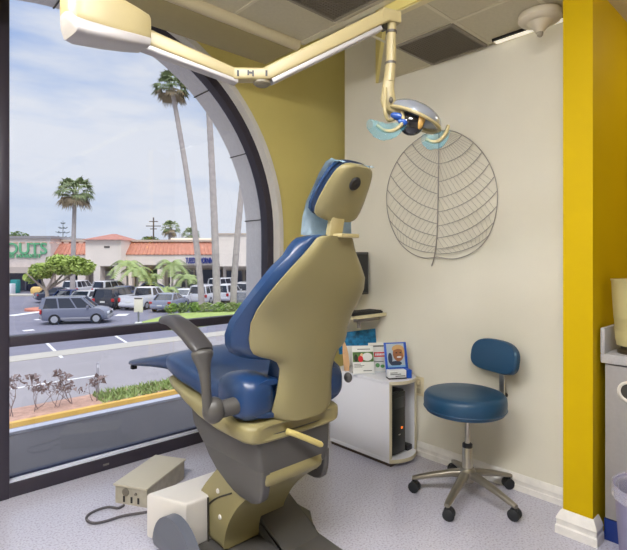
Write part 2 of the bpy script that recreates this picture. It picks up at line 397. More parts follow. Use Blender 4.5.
# gimbal bracket under the seat
bk = [(-.15, .575), (.33, .575), (.315, .52), (.275, .455), (.225, .395), (.11, .335), (0, .315), (-.09, .325), (-.125, .345), (-.14, .375)]
bk = [(-.15, .575), (.33, .575)]+[(p.x, p.y) for p in spl([(x, z, 0) for x, z in bk[2:]], 4)]
def rrect(x0, x1, y0, y1, z, r=.014, n=5):
    o = []
    for cx_, cy_, a0 in ((x1-r, y1-r, 0), (x0+r, y1-r, 90), (x0+r, y0+r, 180), (x1-r, y0+r, 270)):
        for k in range(n+1):
            a = math.radians(a0+90*k/n); o.append(Vector((cx_+r*math.cos(a), cy_+r*math.sin(a), z)))
    return o
bm = NB(); loft(bm, [rrect(-.205, .17, -.155, .345, .585), rrect(-.203, .168, -.156, .335, .53), rrect(-.19, .163, -.155, .28, .46), rrect(-.18, .16, -.15, .235, .415), rrect(-.17, .15, -.14, .21, .405)]); br = obj('seat_bracket', bm, DKGREY, ch)
for x_, w_ in ((-.187, .045), (.168, .03)):
    sg = 1 if x_ < 0 else -1
    bm = NB(); loft(bm, [rrect(min(x_, x_+sg*w_), max(x_, x_+sg*w_), y0_, y1_, z_, .012) for y0_, y1_, z_ in ((-.155, .27, .45), (-.155, .23, .41), (-.15, .17, .37), (-.14, .09, .338), (-.12, .04, .322), (-.10, .0, .316))]); obj('cheek', bm, DKGREY, br)
lv = [onv(x_, y_, v_)-Vector((1.27, 1.6, 0)) for x_, y_, v_ in ((286, 431, 1.435), (294, 433.5, 1.42), (308, 439, 1.405), (322, 445, 1.395))]
bm = NB(); sp_ = spl(lv, 5); tube(bm, sp_, [.007]+[.012]*(len(sp_)-2)+[.008], 12)
obj('lever', bm, mat('yellowed_lever', rgb(206, 190, 120), .4), ch)
# seat pan
def sec(y, hx, zb, zt, e=5, n=36, xo=0):
    zc, hz = (zb+zt)/2, (zt-zb)/2
    return [Vector((xo+px_, y, zc+pz)) for px_, pz in sup(hx, hz, e, n)]
rows = [(-.155, .13, .58, .615), (-.168, .19, .57, .626), (-.165, .215, .563, .634), (-.15, .232, .558, .64), (-.12, .24, .556, .645), (.05, .246, .562, .658), (.2, .242, .580, .668), (.34, .232, .615, .676), (.48, .215, .648, .684), (.56, .19, .662, .69), (.59, .15, .67, .685)]
bm = NB(); loft(bm, [sec(*r, 5, 36, -.012) for r in rows]); obj('seat_pan', bm, SHELL, ch)
# seat cushion with raised sides running into the foot section
def csec(y, hx, zb, zt, bumpz, n=40):
    o = []
    for k in range(n):
        t_ = 2*PI*(k+.5)/n; c, s = math.cos(t_), math.sin(t_)
        x = hx*math.copysign(abs(c)**.55, c); z = math.copysign(abs(s)**.6, s)
        zz = (zb+zt)/2+z*(zt-zb)/2
        if z > 0: zz += bumpz*(min(1, abs(x)/hx)**3)*z
        o.append(Vector((x, y, zz)))
    return o
rows = [(-.135, .17, .69, .75, .0), (-.158, .215, .66, .775, .01), (-.155, .238, .645, .79, .02), (-.11, .252, .638, .795, .024), (-.03, .256, .638, .785, .034), (.05, .252, .642, .765, .04), (.12, .25, .65, .755, .03),
        (.25, .247, .662, .785, .02), (.38, .242, .672, .80, .012), (.46, .236, .682, .81, .006), (.53, .226, .695, .81, .0), (.575, .21, .71, .80, .0), (.595, .18, .725, .785, 0)]
bm = NB(); loft(bm, [csec(*r) for r in rows]); obj('seat_cushion', bm, VINYL, ch)
for sg in (-1, 1):
    bm = NB(); loft(bm, [[Vector((sg*.188+a*k, y, .725+c*k2)) for a, c in sup(.078, .09, 2.9, 28)] for y, k, k2 in ((-.168, .3, .25), (-.164, .5, .45), (-.154, .7, .66), (-.138, .85, .83), (-.11, .96, .96), (-.06, 1, 1), (-.01, .97, .95), (.03, .88, .84), (.06, .72, .68), (.085, .5, .45))]); obj('side_bolster', bm, VINYL, ch)
rows = [(.50, .16, .70, .77, 0), (.52, .18, .69, .785, 0), (.60, .186, .688, .79, 0), (.70, .184, .684, .77, 0), (.82, .178, .672, .742, 0), (.95, .17, .655, .712, 0), (1.09, .16, .636, .68, 0), (1.18, .145, .625, .662, 0), (1.222, .12, .624, .652, 0), (1.235, .09, .628, .648, 0)]
bm = NB(); loft(bm, [csec(*r) for r in rows]); obj('foot_cushion', bm, VINYL, ch)
obj('cushion_bracket', B(-.12, .12, .46, .60, .655, .705, .01), BLACK, ch)
obj('toe_stop', B(-.14, -.11, 1.14, 1.17, .61, .632, .004), BLACK, ch)
# back shell and cushion
def vc(z):
    pts = [(.58, 1.405), (.65, 1.405), (.80, 1.385), (1.0, 1.335), (1.2, 1.268), (1.33, 1.225), (1.5, 1.17)]
    for (a, va), (b_, vb) in zip(pts, pts[1:]):
        if z <= b_: return va+(vb-va)*(z-a)/(b_-a)
    return 1.17
def interp(tab, z):
    if z <= tab[0][0]: return tab[0][1]
    for (a, va), (b_, vb) in zip(tab, tab[1:]):
        if z <= b_:
            t_ = (z-a)/(b_-a); return va+(vb-va)*t_
    return tab[-1][1]
def backsolid(tab, grow, f0, f1, round_, zs, n=20, curve=.06):
    """solid between depth f0 and f1 in front of the back's centre line"""
    rings = []
    for z in zs:
        hw = interp(tab, z)+grow; ring = []
        for s, f in ((1, f0), (-1, f1)):
            for k in range(n+1):
                x = hw*(-1+2*k/n)*s; q_ = abs(x)/hw
                dep = f+(round_*(q_**8) if s == 1 else -round_*(q_**6)); cv = curve*max(0, min(1, (1.16-z)/.16)); off = .018*max(0, min(1, (.95-z)/.1))
                ring.append(cp(vc(z)+cv*(x/.255)**2+dep, z, -x-off))
        rings.append(ring)
    bm = NB(); loft(bm, rings); return bm
shell_t = [(.625, .09), (.632, .125), (.645, .150), (.67, .158), (.70, .152), (.74, .144), (.80, .140), (.835, .143), (.86, .155), (.876, .180), (.886, .215), (.90, .24), (.925, .252), (.96, .257), (1.02, .264), (1.07, .264), (1.12, .25), (1.17, .222), (1.22, .178), (1.26, .14), (1.29, .114), (1.31, .1), (1.322, .09), (1.33, .07)]
obj('back_shell', backsolid(shell_t, 0, 0, .045, .02, [a for a, _ in shell_t]), SHELL, ch)
cush_t = [(.86, .1), (.868, .20), (.88, .25), (.90, .28), (.93, .294), (.97, .298), (1.02, .294), (1.07, .282), (1.12, .264), (1.17, .238), (1.22, .2), (1.26, .158), (1.29, .142), (1.312, .125), (1.325, .105), (1.334, .06)]
obj('back_cushion', backsolid(cush_t, 0, .04, .15, .035, [a for a, _ in cush_t], curve=.05), VINYL, ch)
lum_t = [(.70, .10), (.71, .13), (.74, .14), (.80, .135), (.85, .135), (.90, .14)]
obj('lumbar_cushion', backsolid(lum_t, 0, .04, .13, .03, [a for a, _ in lum_t]), VINYL, ch)
# neck post and headrest
bm = NB(); box(bm, -.034, .034, -.012, .012, -.10, .13, .005, M=Matrix.Translation(cp(1.262, 1.345, -.008)) @ Matrix.Rotation(math.radians(12), 4, 'X')); obj('neck_post', bm, mat('neck_bar', rgb(190, 178, 136), .35, .3), ch)
bm = NB(); box(bm, -.02, .075, -.02, .025, -.008, .006, .003, M=Matrix.Translation(cp(1.225, 1.333, -.008))); obj('neck_clamp', bm, mat('neck_bar', rgb(190, 178, 136), .35, .3), ch)
HM = Matrix.Translation(cp(1.19, 1.476, -.02)) @ Matrix.Rotation(math.radians(31), 4, 'X')
def headsolid(tab, y0, y1, rd, n=16):
    rings = []
    for z, hw in tab:
        ring = []
        for s, y in ((1, y0), (-1, y1)):
            for k in range(n+1):
                x = hw*(-1+2*k/n)*s; q_ = abs(x)/hw
                ring.append(HM @ Vector((x, y+(rd*q_**8 if s == 1 else -rd*q_**6)+.012*(x/.12)**2, z)))
        rings.append(ring)
    bm = NB(); loft(bm, rings); return bm
ht = [(-.108, .08), (-.103, .098), (-.092, .112), (-.07, .119), (-.03, .118), (.03, .108), (.06, .1), (.08, .092), (.096, .079), (.105, .062), (.109, .04)]
hr = obj('headrest_shell', headsolid(ht, 0, .035, .015), SHELL, ch)
obj('headrest_cushion', headsolid([(z*1.0, w*1.02) for z, w in ht], .032, .062, .022), VINYL, ch)
bm = NB(); lathe(bm, [(0, 0), (.024, 0), (.026, .006), (.022, .011), (.012, .012), (0, .009)], 20, M=HM @ Matrix.Translation((-.005, .004, .045)) @ Matrix.Rotation(PI/2, 4, 'X')); obj('release_button', bm, BLACK, ch)
# armrest on the window-left side
ar = obj('armrest_post', T(spl([cp(1.525, .70, .368), cp(1.527, .76, .372), cp(1.535, .83, .374), cp(1.55, .885, .374), cp(1.558, .918, .372)], 5), [.018]*8+[.019, .020, .021, .022, .024, .027, .03, .034, .038, .040, .040, .036, .03][:13], 14), DKGREY, ch)
rows = [(1.505, .908, .02, .008), (1.50, .915, .034, .014), (1.515, .925, .041, .02), (1.55, .94, .042, .025), (1.60, .965, .041, .026), (1.68, .992, .039, .024), (1.74, 1.005, .037, .022), (1.785, 1.003, .034, .019), (1.81, .997, .028, .014), (1.822, .992, .016, .006)]
bm = NB(); loft(bm, [[cp(v+.04, z, .372)+Vector((a, 0, c)) for a, c in sup(hx, hz, 2.8, 20)] for v, z, hx, hz in rows])
obj('armrest_pad', bm, mat('dark_soft_pad', rgb(64, 62, 64), .38), ch)
bm = NB(); ellipsoid(bm, cp(1.530, .70, 0.341), (.042, .042, .048)); tube(bm, [cp(1.520, .70, 0.316), cp(1.510, .705, 0.246)], .032, 14); obj('armrest_pivot', bm, DKGREY, ch)
bm = NB(); ellipsoid(bm, cp(1.43, .735, -.262), (.016, .02, .022)); obj('armrest_pivot', bm, DKGREY, ch)
# disposable paper on the headrest
bm = NB(); rings = []
for i, (y, z) in enumerate([(.034, .107), (.055, .103), (.070, .083), (.078, .04), (.08, -.01), (.082, -.07), (.064, -.13), (.030, -.185)]):
    hw = .098+.005*i
    rings.append([HM @ Vector((hw*(-1+2*k/14), y+.004*math.sin(k*1.7+i), z+.003*math.sin(k*2.3+i*1.3))) for k in range(15)])
R_ = loft(bm, rings, cap=False, closed=False)
g = bmesh.ops.solidify(bm, geom=list(bm.faces), thickness=.0015)
hp = obj('headrest_cover', bm, PAPER, None, 60); hp.location = ch.location
tag(hp, 'pale blue paper cover hanging over the chair headrest', 'paper cover')

# ================================================================ dental lamp on its arm
lp = thing('dental_lamp', 'cream jointed dental lamp arm with reflector head above the chair', 'dental lamp', W(104, 20, 1.45))
LO = lp.location.copy()
def lw(x, y, Z): return W(x, y, Z)-LO
def beam(bm, a, b_, w, h0, h1, dz=0, bev=.006, mi=0):
    a, b_ = Vector(a), Vector(b_); d = (b_-a).normalized(); s = d.cross(Vector((0, 0, 1))).normalized(); up = s.cross(d).normalized()
    pr = []
    for p, h in ((a, h0), (b_, h1)):
        pr.append([p+s*(x*w)+up*(z*h+dz) for x, z in sup(.5, .5, 7, 20)])
    loft(bm, pr, mi=mi)
a_, b_ = lw(66, 3, 1.33), lw(145, 32, 1.50)
d = (b_-a_).normalized(); s_ = d.cross(Vector((0, 0, 1))).normalized(); up = s_.cross(d).normalized()
bm = NB(); rings = []
for t_, w, ht_, dz in ((-.03, .05, .06, .0), (.0, .085, .10, .0), (.04, .1, .13, 0), (.15, .105, .135, .0), (.5, .1, .118, .0), (.8, .095, .098, 0), (.97, .085, .084, 0), (1.0, .075, .074, 0)):
    p = a_.lerp(b_, t_)
    rings.append([p+s_*(x*w)+up*(z*ht_+dz) for x, z in sup(.5, .5, 6, 24)])
loft(bm, rings); obj('arm_housing', bm, ARMC, lp)
bm = NB(); rings = []
for t_, w, ht_ in ((-.035, .04, .018), (.0, .08, .035), (.05, .1, .045), (.15, .108, .045), (.5, .103, .04), (.8, .097, .034), (.98, .085, .03)):
    p = a_.lerp(b_, t_)-up*(interp([(-.03, .04), (.05, .065), (.15, .068), (.5, .06), (.8, .05), (1, .042)], t_))
    rings.append([p+s_*(x*w)+up*(z*ht_) for x, z in sup(.5, .5, 5, 24)])
loft(bm, rings); obj('housing_underside', bm, ARMG, lp)
# drop post from the ceiling to the housing
q = a_.lerp(b_, .12)
bm = NB(); tube(bm, [(q.x, q.y, q.z+.03), (q.x, q.y, ZM-LO.z-.001)], .03, 20); obj('ceiling_post', bm, ARMC, lp)
bm = NB(); lathe(bm, [(0, 0), (.09, 0), (.085, -.02), (.04, -.03), (0, -.03)], 24, (q.x, q.y, ZM-LO.z-.001)); obj('ceiling_plate', bm, ARMC, lp)
p1, p2 = lw(142, 37, 1.495), lw(236, 76, 1.66)
bm = NB(); beam(bm, p1, p2, .045, .052, .036); obj('lower_arm', bm, ARMC, lp)
bm = NB(); beam(bm, p1-Vector((0, 0, .031)), p2-Vector((0, 0, .022)), .038, .022, .014); obj('lower_channel', bm, ARMG, lp)
j1, j2 = lw(232, 75.5, 1.655), lw(268, 75.5, 1.70)
bm = NB(); beam(bm, j1, j2, .05, .04, .04); el = obj('elbow', bm, ARMC, lp)
bm = NB(); d = (j2-j1).normalized(); s2 = Vector((d.y, -d.x, 0)).normalized()
mid = (j1+j2)/2
bm.free(); RZ = Matrix.Rotation(math.atan2(d.y, d.x), 4, 'Z')
for t_ in (.12, .9):
    bm = NB(); box(bm, -.0035, .0035, -.0015, .0015, -.011, .009, M=Matrix.Translation(j1.lerp(j2, t_)+s2*.0255) @ RZ); obj('elbow_slot', bm, BLACK, el)
bm = NB(); p = j1.lerp(j2, .48)+s2*.0255
prism(bm, [(-.0135, -.009), (-.008, -.009), (-.008, -.003), (.003, -.003), (.003, -.011), (.009, -.011), (.009, .009), (.003, .009), (.003, .004), (-.008, .004), (-.008, .008), (-.0135, .008)], 'y', -.0015, .0015, M=Matrix.Translation(p) @ RZ); obj('elbow_slot', bm, BLACK, el)
obj('elbow_cap', L([(0, -.028), (.022, -.028), (.03, -.022), (.03, -.014), (0, -.014)], 20, tuple(lw(262, 78, 1.69))), mat('elbow_cap', rgb(120, 112, 92), .4), lp)
k1, k2 = lw(266, 75, 1.70), lw(384, 17, 1.86)
bm = NB(); beam(bm, k1, k2, .048, .046, .05); obj('upper_arm', bm, ARMC, lp)
bm = NB(); beam(bm, k1-Vector((0, 0, .033))+(k2-k1)*.04, k2-Vector((0, 0, .038))-(k2-k1)*.04, .036, .02, .018); obj('upper_channel', bm, ARMG, lp)
e1, e2 = lw(380, 16, 1.855), lw(397.5, 19.5, 1.885)
bm = NB(); beam(bm, e1, e2, .052, .05, .046); wr = obj('wrist_block', bm, ARMC, lp)
bm = NB(); box(bm, -.012, .012, -.012, .012, -.02, .008, M=Matrix.Translation(lw(383, 25, 1.86))); obj('wrist_stop', bm, BLACK, wr)
ZP = 1.875
def pz(y, x=391.5): return lw(x, y, ZP)
bm = NB(); tube(bm, [pz(22), pz(60, 391), pz(82, 389)], [.0185, .0195, .022], 20); obj('drop_pole', bm, ARMC, lp)
for y, x in ((32.5, 391.3), (63.5, 390.5)):
    bm = NB(); tube(bm, [pz(y-1.2, x), pz(y+1.2, x)], .0215, 20); obj('pole_ring', bm, mat('dark_ring', rgb(80, 74, 66), .4), lp)
# yoke: broad fin that carries the head
bm = NB()
rings = []
for x, y, w, tk in ((389, 78, .021, .019), (388, 90, .024, .017), (388, 100, .030, .015), (391, 107, .036, .014), (396, 112, .03, .013), (402, 114, .02, .012)):
    p = lw(x, y, ZP); rings.append([p+Vector((.7325*a, -.6807*a, c)) if False else p+Vector((.7325*a, -.6807*a, 0))+Vector((.6807*c, .7325*c, 0)) for a, c in sup(w, tk, 2.5, 20)])
loft(bm, rings); obj('yoke', bm, ARMC, lp)
bm = NB(); tube(bm, spl([lw(385.5, 88, ZP-.01), lw(385, 100, ZP-.02), lw(385, 112, ZP-.03), lw(388, 120, ZP-.02), lw(394, 119, ZP)], 5), [.008]*8+[.007]*13, 10); obj('yoke_arm', bm, ARMC, lp)
bm = NB(); ellipsoid(bm, lw(391, 100, ZP-.022), (.008, .008, .012)); obj('yoke_knob', bm, mat('dark_ring', rgb(80, 74, 66), .4), lp)
# head: dome reflector + rim + lamp front
hc = lw(414, 118, 1.90)
right = Vector((.7325, -.6807, 0)); away = Vector((.6807, .7325, 0)); upv = Vector((0, 0, 1))
def hm(rx): return Matrix((right, away, upv)).transposed().to_4x4() @ Matrix.Rotation(math.radians(rx), 4, 'Y')
HH = Matrix.Translation(hc) @ hm(24)
bm = NB(); rings = []
for k in range(10):
    a = PI/2*k/9; rr = math.cos(a*.96)
    rings.append([HH @ Vector((.112*rr*math.cos(2*PI*j/32), .085*rr*math.sin(2*PI*j/32), .058*math.sin(a))) for j in range(32)])
loft(bm, rings, cap=True); obj('reflector_hood', bm, mat('silver_blue_hood', rgb(172, 180, 196), .12, .55, coat=.6), lp)
bm = NB(); rings = []
for rr, z in ((.1, .0), (.117, -.002), (.119, -.010), (.112, -.014), (.1, -.010), (.1, 0)):
    rings.append([HH @ Vector((rr*math.cos(2*PI*j/32), rr*.76*math.sin(2*PI*j/32), z)) for j in range(32)])
loft(bm, rings, cap=False); obj('hood_rim', bm, ARMC, lp)
LF = Matrix.Translation(lw(411, 121, 1.865)) @ hm(18)
bm = NB(); ellipsoid(bm, Vector((.004, 0, -.006)), (.05, .03, .05)); bmesh.ops.transform(bm, matrix=LF, verts=bm.verts); hd = obj('lamp_front', bm, mat('black_glass', rgb(22, 22, 28), .08, coat=1), lp)
bm = NB(); ellipsoid(bm, Vector((.034, -.012, .01)), (.016, .022, .04)); bmesh.ops.transform(bm, matrix=LF, verts=bm.verts); obj('amber_shield', bm, mat('amber_plastic', rgb(190, 150, 84), .25), hd)
bm = NB(); ellipsoid(bm, Vector((-.048, 0, .0)), (.036, .022, .015)); ellipsoid(bm, Vector((-.03, -.02, -.02)), (.02, .011, .012)); bmesh.ops.transform(bm, matrix=LF, verts=bm.verts); obj('blue_filter', bm, mat('cobalt_plastic', rgb(40, 84, 168), .15, coat=.8), hd)
bm = NB(); tube(bm, spl([lw(402, 112, 1.855), lw(403, 120, 1.845), lw(399, 127, 1.84), lw(391, 131, 1.84), lw(383, 130, 1.845), lw(377, 125, 1.85)], 6), [.0075]*31, 12); obj('handle', bm, ARMC, lp)
bm = NB(); tube(bm, spl([lw(448, 126, 1.90), lw(446, 133, 1.885), lw(440, 140, 1.88), lw(433, 142, 1.88), lw(426, 139, 1.885)], 6), [.0075]*25, 12); obj('handle', bm, ARMC, lp)
FILM = bpy.data.materials.new('clear_blue_film'); FILM.use_nodes = True; t = FILM.node_tree; t.nodes.clear()
a1 = t.nodes.new('ShaderNodeBsdfTransparent'); a1.inputs[0].default_value = (.85, .95, .98, 1); a2 = t.nodes.new('ShaderNodeBsdfPrincipled'); a2.inputs['Base Color'].default_value = rgb(120, 200, 225); a2.inputs['Roughness'].default_value = .15
ms = t.nodes.new('ShaderNodeMixShader'); ms.inputs[0].default_value = .14; t.links.new(a1.outputs[0], ms.inputs[1]); t.links.new(a2.outputs[0], ms.inputs[2])
oo = t.nodes.new('ShaderNodeOutputMaterial'); t.links.new(ms.outputs[0], oo.inputs[0])
def film(name, path, rad, label, seed):
    rn = random.Random(seed); pts = spl(path, 5); rings = []
    for i, p in enumerate(pts):
        q_ = i/(len(pts)-1); rr = rad*(.55+.9*math.sin(PI*min(.98, q_+.08)))
        rings.append([p+(right*math.cos(2*PI*k/14)*.8+upv*math.sin(2*PI*k/14)+away*.5*math.sin(4*PI*k/14))*rr*(1+.25*(rn.random()-.5)) for k in range(14)])
    bm = NB(); loft(bm, rings, cap=False); o = obj(name, bm, FILM, None, 180); o.location = LO
    tag(o, label, 'plastic sleeve', 'clear blue barrier sleeves on the lamp handles')
film('handle_sleeve', [lw(370, 124, 1.85), lw(378, 129, 1.845), lw(388, 132, 1.84), lw(397, 129, 1.84), lw(405, 124, 1.845)], .022, 'clear blue plastic sleeve on the left handle of the lamp head', 1)
film('handle_sleeve', [lw(424, 138, 1.885), lw(431, 142, 1.88), lw(438, 141.5, 1.88), lw(444, 136, 1.885), lw(448, 130, 1.89)], .02, 'clear blue plastic sleeve on the right lamp handle in front of the leaf', 2)

# ================================================================ wire leaf on the wall
LEAFM = mat('wire_steel', rgb(150, 144, 136), .4, .4)
lf = thing('wire_leaf', 'large wire leaf sculpture hanging on the cream wall', 'wall art', onu(438, 200, U1-.02))
def wp(x, y, d=.018): return onu(x, y, U1-d)-lf.location
mid_p = spl([wp(439, 131), wp(438.7, 160), wp(438, 200), wp(437, 235), wp(434.5, 256), wp(431.5, 266)], 6)
obj('midrib', T(mid_p, .0036, 8), LEAFM, lf)
outl = [(439, 131), (426, 134), (413, 143), (402, 154), (394, 167), (388.5, 182), (386.5, 198), (388, 214), (392, 228), (400, 243), (411, 253), (424, 258), (437, 257)]
outr = [(439, 131), (452, 131), (464, 136), (475, 144), (485, 156), (492, 169), (496.5, 184), (497.5, 199), (495.5, 216), (490, 233), (481, 246), (468, 255), (453, 259), (437, 257)]
for o_ in (outl, outr): obj('rim_wire', T(spl([wp(*p) for p in o_], 5), 0.0028, 8), LEAFM, lf)
def q2(p0, pc, p1, t_): return ((1-t_)**2*p0[0]+2*t_*(1-t_)*pc[0]+t_*t_*p1[0], (1-t_)**2*p0[1]+2*t_*(1-t_)*pc[1]+t_*t_*p1[1])
VL = [((412, 144), (422, 160), (438.6, 164)), ((404, 152), (418, 172), (438.3, 178)), ((397, 162), (413, 188), (438, 194)), ((391, 176), (408, 204), (438, 210)), ((387.5, 190), (406, 217), (437.8, 224)), ((387, 205), (406, 232), (437.4, 236)), ((390, 221), (408, 244), (436.5, 247)), ((397, 239), (412, 252), (435, 253))]
VR = [((462, 135), (454, 145), (438.9, 150)), ((473, 143), (462, 160), (438.6, 164)), ((482, 152), (466, 176), (438.4, 182)), ((489, 164), (470, 192), (438.2, 198)), ((494, 177), (473, 206), (438, 212)), ((497, 191), (474, 220), (437.8, 226)), ((497, 206), (474, 234), (437.3, 238)), ((494, 222), (474, 246), (436.5, 249)), ((488, 236), (470, 254), (436, 254))]
for VV in (VL, VR):
    for v_ in VV: obj('vein', T([wp(*q2(*v_, k/10), .016) for k in range(11)], .0021, 6), LEAFM, lf)
bm = NB(); rn = random.Random(4)
for VV, top in ((VL, ((425, 134), (431, 146), (439, 148))), (VR, ((450, 131), (446, 137), (439, 138)))):
    vv = [top]+VV
    for a, c in zip(vv, vv[1:]):
        for k in range(1, 13):
            t_ = k/13; s1 = min(1, max(0, t_+.10)); p = q2(*a, s1); q_ = q2(*c, max(0, t_-.02))
            tube(bm, [wp(*p, .014), wp(*q_, .014)], .0008, 4)
obj('fine_wires', bm, mat('fine_wire', rgb(150, 142, 132), .4, .4), lf, 0)

# ================================================================ stool
sc_ = Vector((.805*AX[0]+2.537*AX[1], .805*BX[0]+2.537*BX[1], 0))
st = thing('rolling_stool', 'teal blue round rolling stool with small backrest by the cream wall', 'stool', sc_)
def cz(X, Z): return Vector((AX[0]*X+AX[1]*Z, BX[0]*X+BX[1]*Z, 0))
so = tuple(Vector((.7325, -.6807, 0))*-.014)
obj('seat', L([(0, .447), (.18, .447), (.198, .454), (.208, .470), (.210, .505), (.208, .53), (.197, .545), (.18, .551), (.1, .548), (0, .546)], 48, so), TEAL, st)
obj('seat_piping', L([(.197, .4615), (.2085, .469), (.2115, .473), (.2085, .477), (.197, .4845)], 48, so), TEAL, st)
obj('seat_plate', L([(0, .44), (.12, .44), (.13, .455), (0, .455)], 24), BLACK, st)
obj('gas_column', L([(0, .26), (.0135, .26), (.0135, .445), (0, .445)], 20), CHROME, st)
obj('column_sleeve', L([(0, .11), (.026, .11), (.026, .262), (.022, .268), (0, .268)], 24), CHROME, st)
obj('sleeve_collar', L([(.0, .262), (.026, .262), (.026, .278), (.02, .284), (0, .284)], 24), BLACK, st)
obj('hub', L([(0, .085), (.035, .085), (.042, .1), (.042, .14), (.034, .155), (0, .155)], 24), ALU, st)
for X, Z in ((-.261, .063), (-.168, -.223), (.153, -.232), (.268, .098), (.009, .293)):
    d = cz(X, Z).normalized(); s = Vector((-d.y, d.x, 0)); e_ = d*.275
    bm = NB(); rings = []
    for r_, zc_, w, h in ((.02, .125, .022, .02), (.08, .12, .022, .017), (.18, .098, .019, .013), (.26, .076, .016, .011), (.284, .070, .013, .009)):
        rings.append([d*r_+s*a+Vector((0, 0, zc_+c)) for a, c in sup(w, h, 3.5, 16)])
    loft(bm, rings); obj('leg', bm, ALU, st)
    bm = NB(); R0 = Matrix.Translation(e_+s*.006-d*.004) @ Matrix.Rotation(math.radians(-60)+.45*math.sin(5*X+9*Z), 4, 'Z')
    tube(bm, [e_+Vector((0, 0, .052)), e_+Vector((0, 0, .076))], .006, 8)
    box(bm, -.012, .014, -.022, .022, .034, .056, .006, M=R0); ca = obj('caster', bm, BLACK, st)
    for sg in (-1, 1):
        bm = NB(); lathe(bm, [(0, -.008), (.022, -.008), (.0285, -.004), (.0285, .004), (.022, .008), (.01, .01), (0, .01)], 20, M=R0 @ Matrix.Translation((0, sg*.0165, .0285)) @ Matrix.Rotation(PI/2*sg, 4, 'X')); obj('wheel', bm, RUBBER, ca)
ed = cz(.90, .43).normalized(); ang = math.atan2(ed.y, ed.x)
BM_ = Matrix.Translation(ed*.20+Vector((0, 0, .722))) @ Matrix.Rotation(ang, 4, 'Z') @ Matrix.Rotation(math.radians(10), 4, 'Y')
bm = NB(); rings = []
for t_ in (-.024, -.02, -.01, .012, .022, .026):
    k = {-.024: .86, -.02: .95, -.01: 1, .012: 1, .022: .95, .026: .86}[t_]
    rings.append([BM_ @ Vector((t_-.42*a*a*k*k, a*k, c*k-.012*(a/.17)**2)) for a, c in sup(.16, .088, 3.0, 40)])
loft(bm, rings); obj('backrest', bm, TEAL, st)
bm = NB(); pts = spl([ed*.12+Vector((0, 0, .447)), ed*.215+Vector((0, 0, .447)), ed*.245+Vector((0, 0, .475)), ed*.247+Vector((0, 0, .55)), ed*.246+Vector((0, 0, .62)), ed*.248+Vector((0, 0, .70))], 4)
s = Vector((-ed.y, ed.x, 0)); rings = []
for i, p in enumerate(pts):
    dd = (pts[min(i+1, len(pts)-1)]-pts[max(0, i-1)]).normalized(); n_ = dd.cross(s).normalized()
    rings.append([p+s*a+n_*c for a, c in ((-.016, -.004), (.016, -.004), (.016, .004), (-.016, .004))])
loft(bm, rings); obj('back_bracket', bm, CHROME, st)
bm = NB(); lathe(bm, [(0, 0), (.012, 0), (.012, .03), (.007, .034), (0, .034)], 14, M=Matrix.Translation(ed*.248+Vector((0, 0, .50))) @ Matrix.Rotation(ang, 4, 'Z') @ Matrix.Rotation(PI/2, 4, 'Y')); obj('adjust_knob', bm, BLACK, st)

# ================================================================ white cabinet with the computer
CAB = mat('white_laminate', rgb(226, 226, 232), .35); EDGE = mat('beige_edge_band', rgb(206, 198, 170), .4)
cb = thing('computer_cabinet', 'white round-ended cabinet with a computer inside against the cream wall', 'cabinet', (2.30, 1.81, 0))
CW, CL, CH = .265, .50, .51
def endcurve(off=0):
    p = []
    for k in range(13):
        a = k/12; p.append((a*CW, -(.055-off)*math.sin(PI*a)**.8-.0))
    return p
ec = endcurve()
top = ec+[(CW, CL), (0, CL)]
bm = NB(); prism(bm, top, 'z', CH-.02, CH, bev=.003); obj('top', bm, CAB, cb)
bm = NB(); prism(bm, top, 'z', .022, .045, bev=.003); obj('bottom', bm, CAB, cb)
obj('plinth', B(.012, CW-.01, .0, CL, 0, .022), mat('brown_plinth', rgb(72, 56, 46), .6), cb)
obj('side_panel', B(0, .02, 0, CL, .045, CH-.02, .001), CAB, cb)
obj('side_panel', B(CW-.018, CW, -.004, CL, .045, CH-.02, .001), CAB, cb)
obj('back_panel', B(.02, CW-.018, CL-.02, CL, .045, CH-.02), CAB, cb)
bm = NB(); eb = endcurve(); rings = []
for z0, z1 in ((CH-.0205, CH-.0005), (.0225, .0445)):
    loft(bm, [[Vector((x, y-.002, z0)), Vector((x, y+.0005, z0)), Vector((x, y+.0005, z1)), Vector((x, y-.002, z1))] for x, y in eb])
box(bm, -.001, .021, -.003, 0, .045, CH-.02); box(bm, CW-.019, CW+.001, -.007, -.004, .045, CH-.02); obj('edge_band', bm, EDGE, cb)
pc = thing('computer_tower', 'black computer tower standing inside the white cabinet', 'computer', (2.405, 2.03, .0455))
obj('case', B(-.068, .068, -.20, .2, 0, .39, .008), mat('black_case', rgb(14, 20, 22), .35), pc)
bm = NB(); box(bm, -.064, .064, -.212, -.199, .01, .38, .006); fp = obj('front_bezel', bm, mat('black_bezel', rgb(18, 25, 27), .3), pc)
obj('power_light', B(.02, .034, -.2135, -.2115, .155, .167), mat('orange_led', rgb(255, 120, 30), .4, emit=1.2), fp)
obj('badge', B(-.005, .012, -.2135, -.2115, .12, .126), CHROME, fp)
obj('drive_door', B(-.048, .048, -.2135, -.2118, .285, .35, .0006), mat('black_door', rgb(40, 46, 48), .3), fp)
ad = thing('power_adapter', 'small black power brick on the cabinet floor beside the computer', 'power brick', (2.512, 1.86, .0455))
obj('brick', B(-.025, .025, -.045, .045, 0, .035, .006), BLACK, ad); obj('cord', T([(0, .04, .02), (.0, .08, .015), (-.01, .14, .012), (.0, .25, .03)], .004), BLACK, ad)
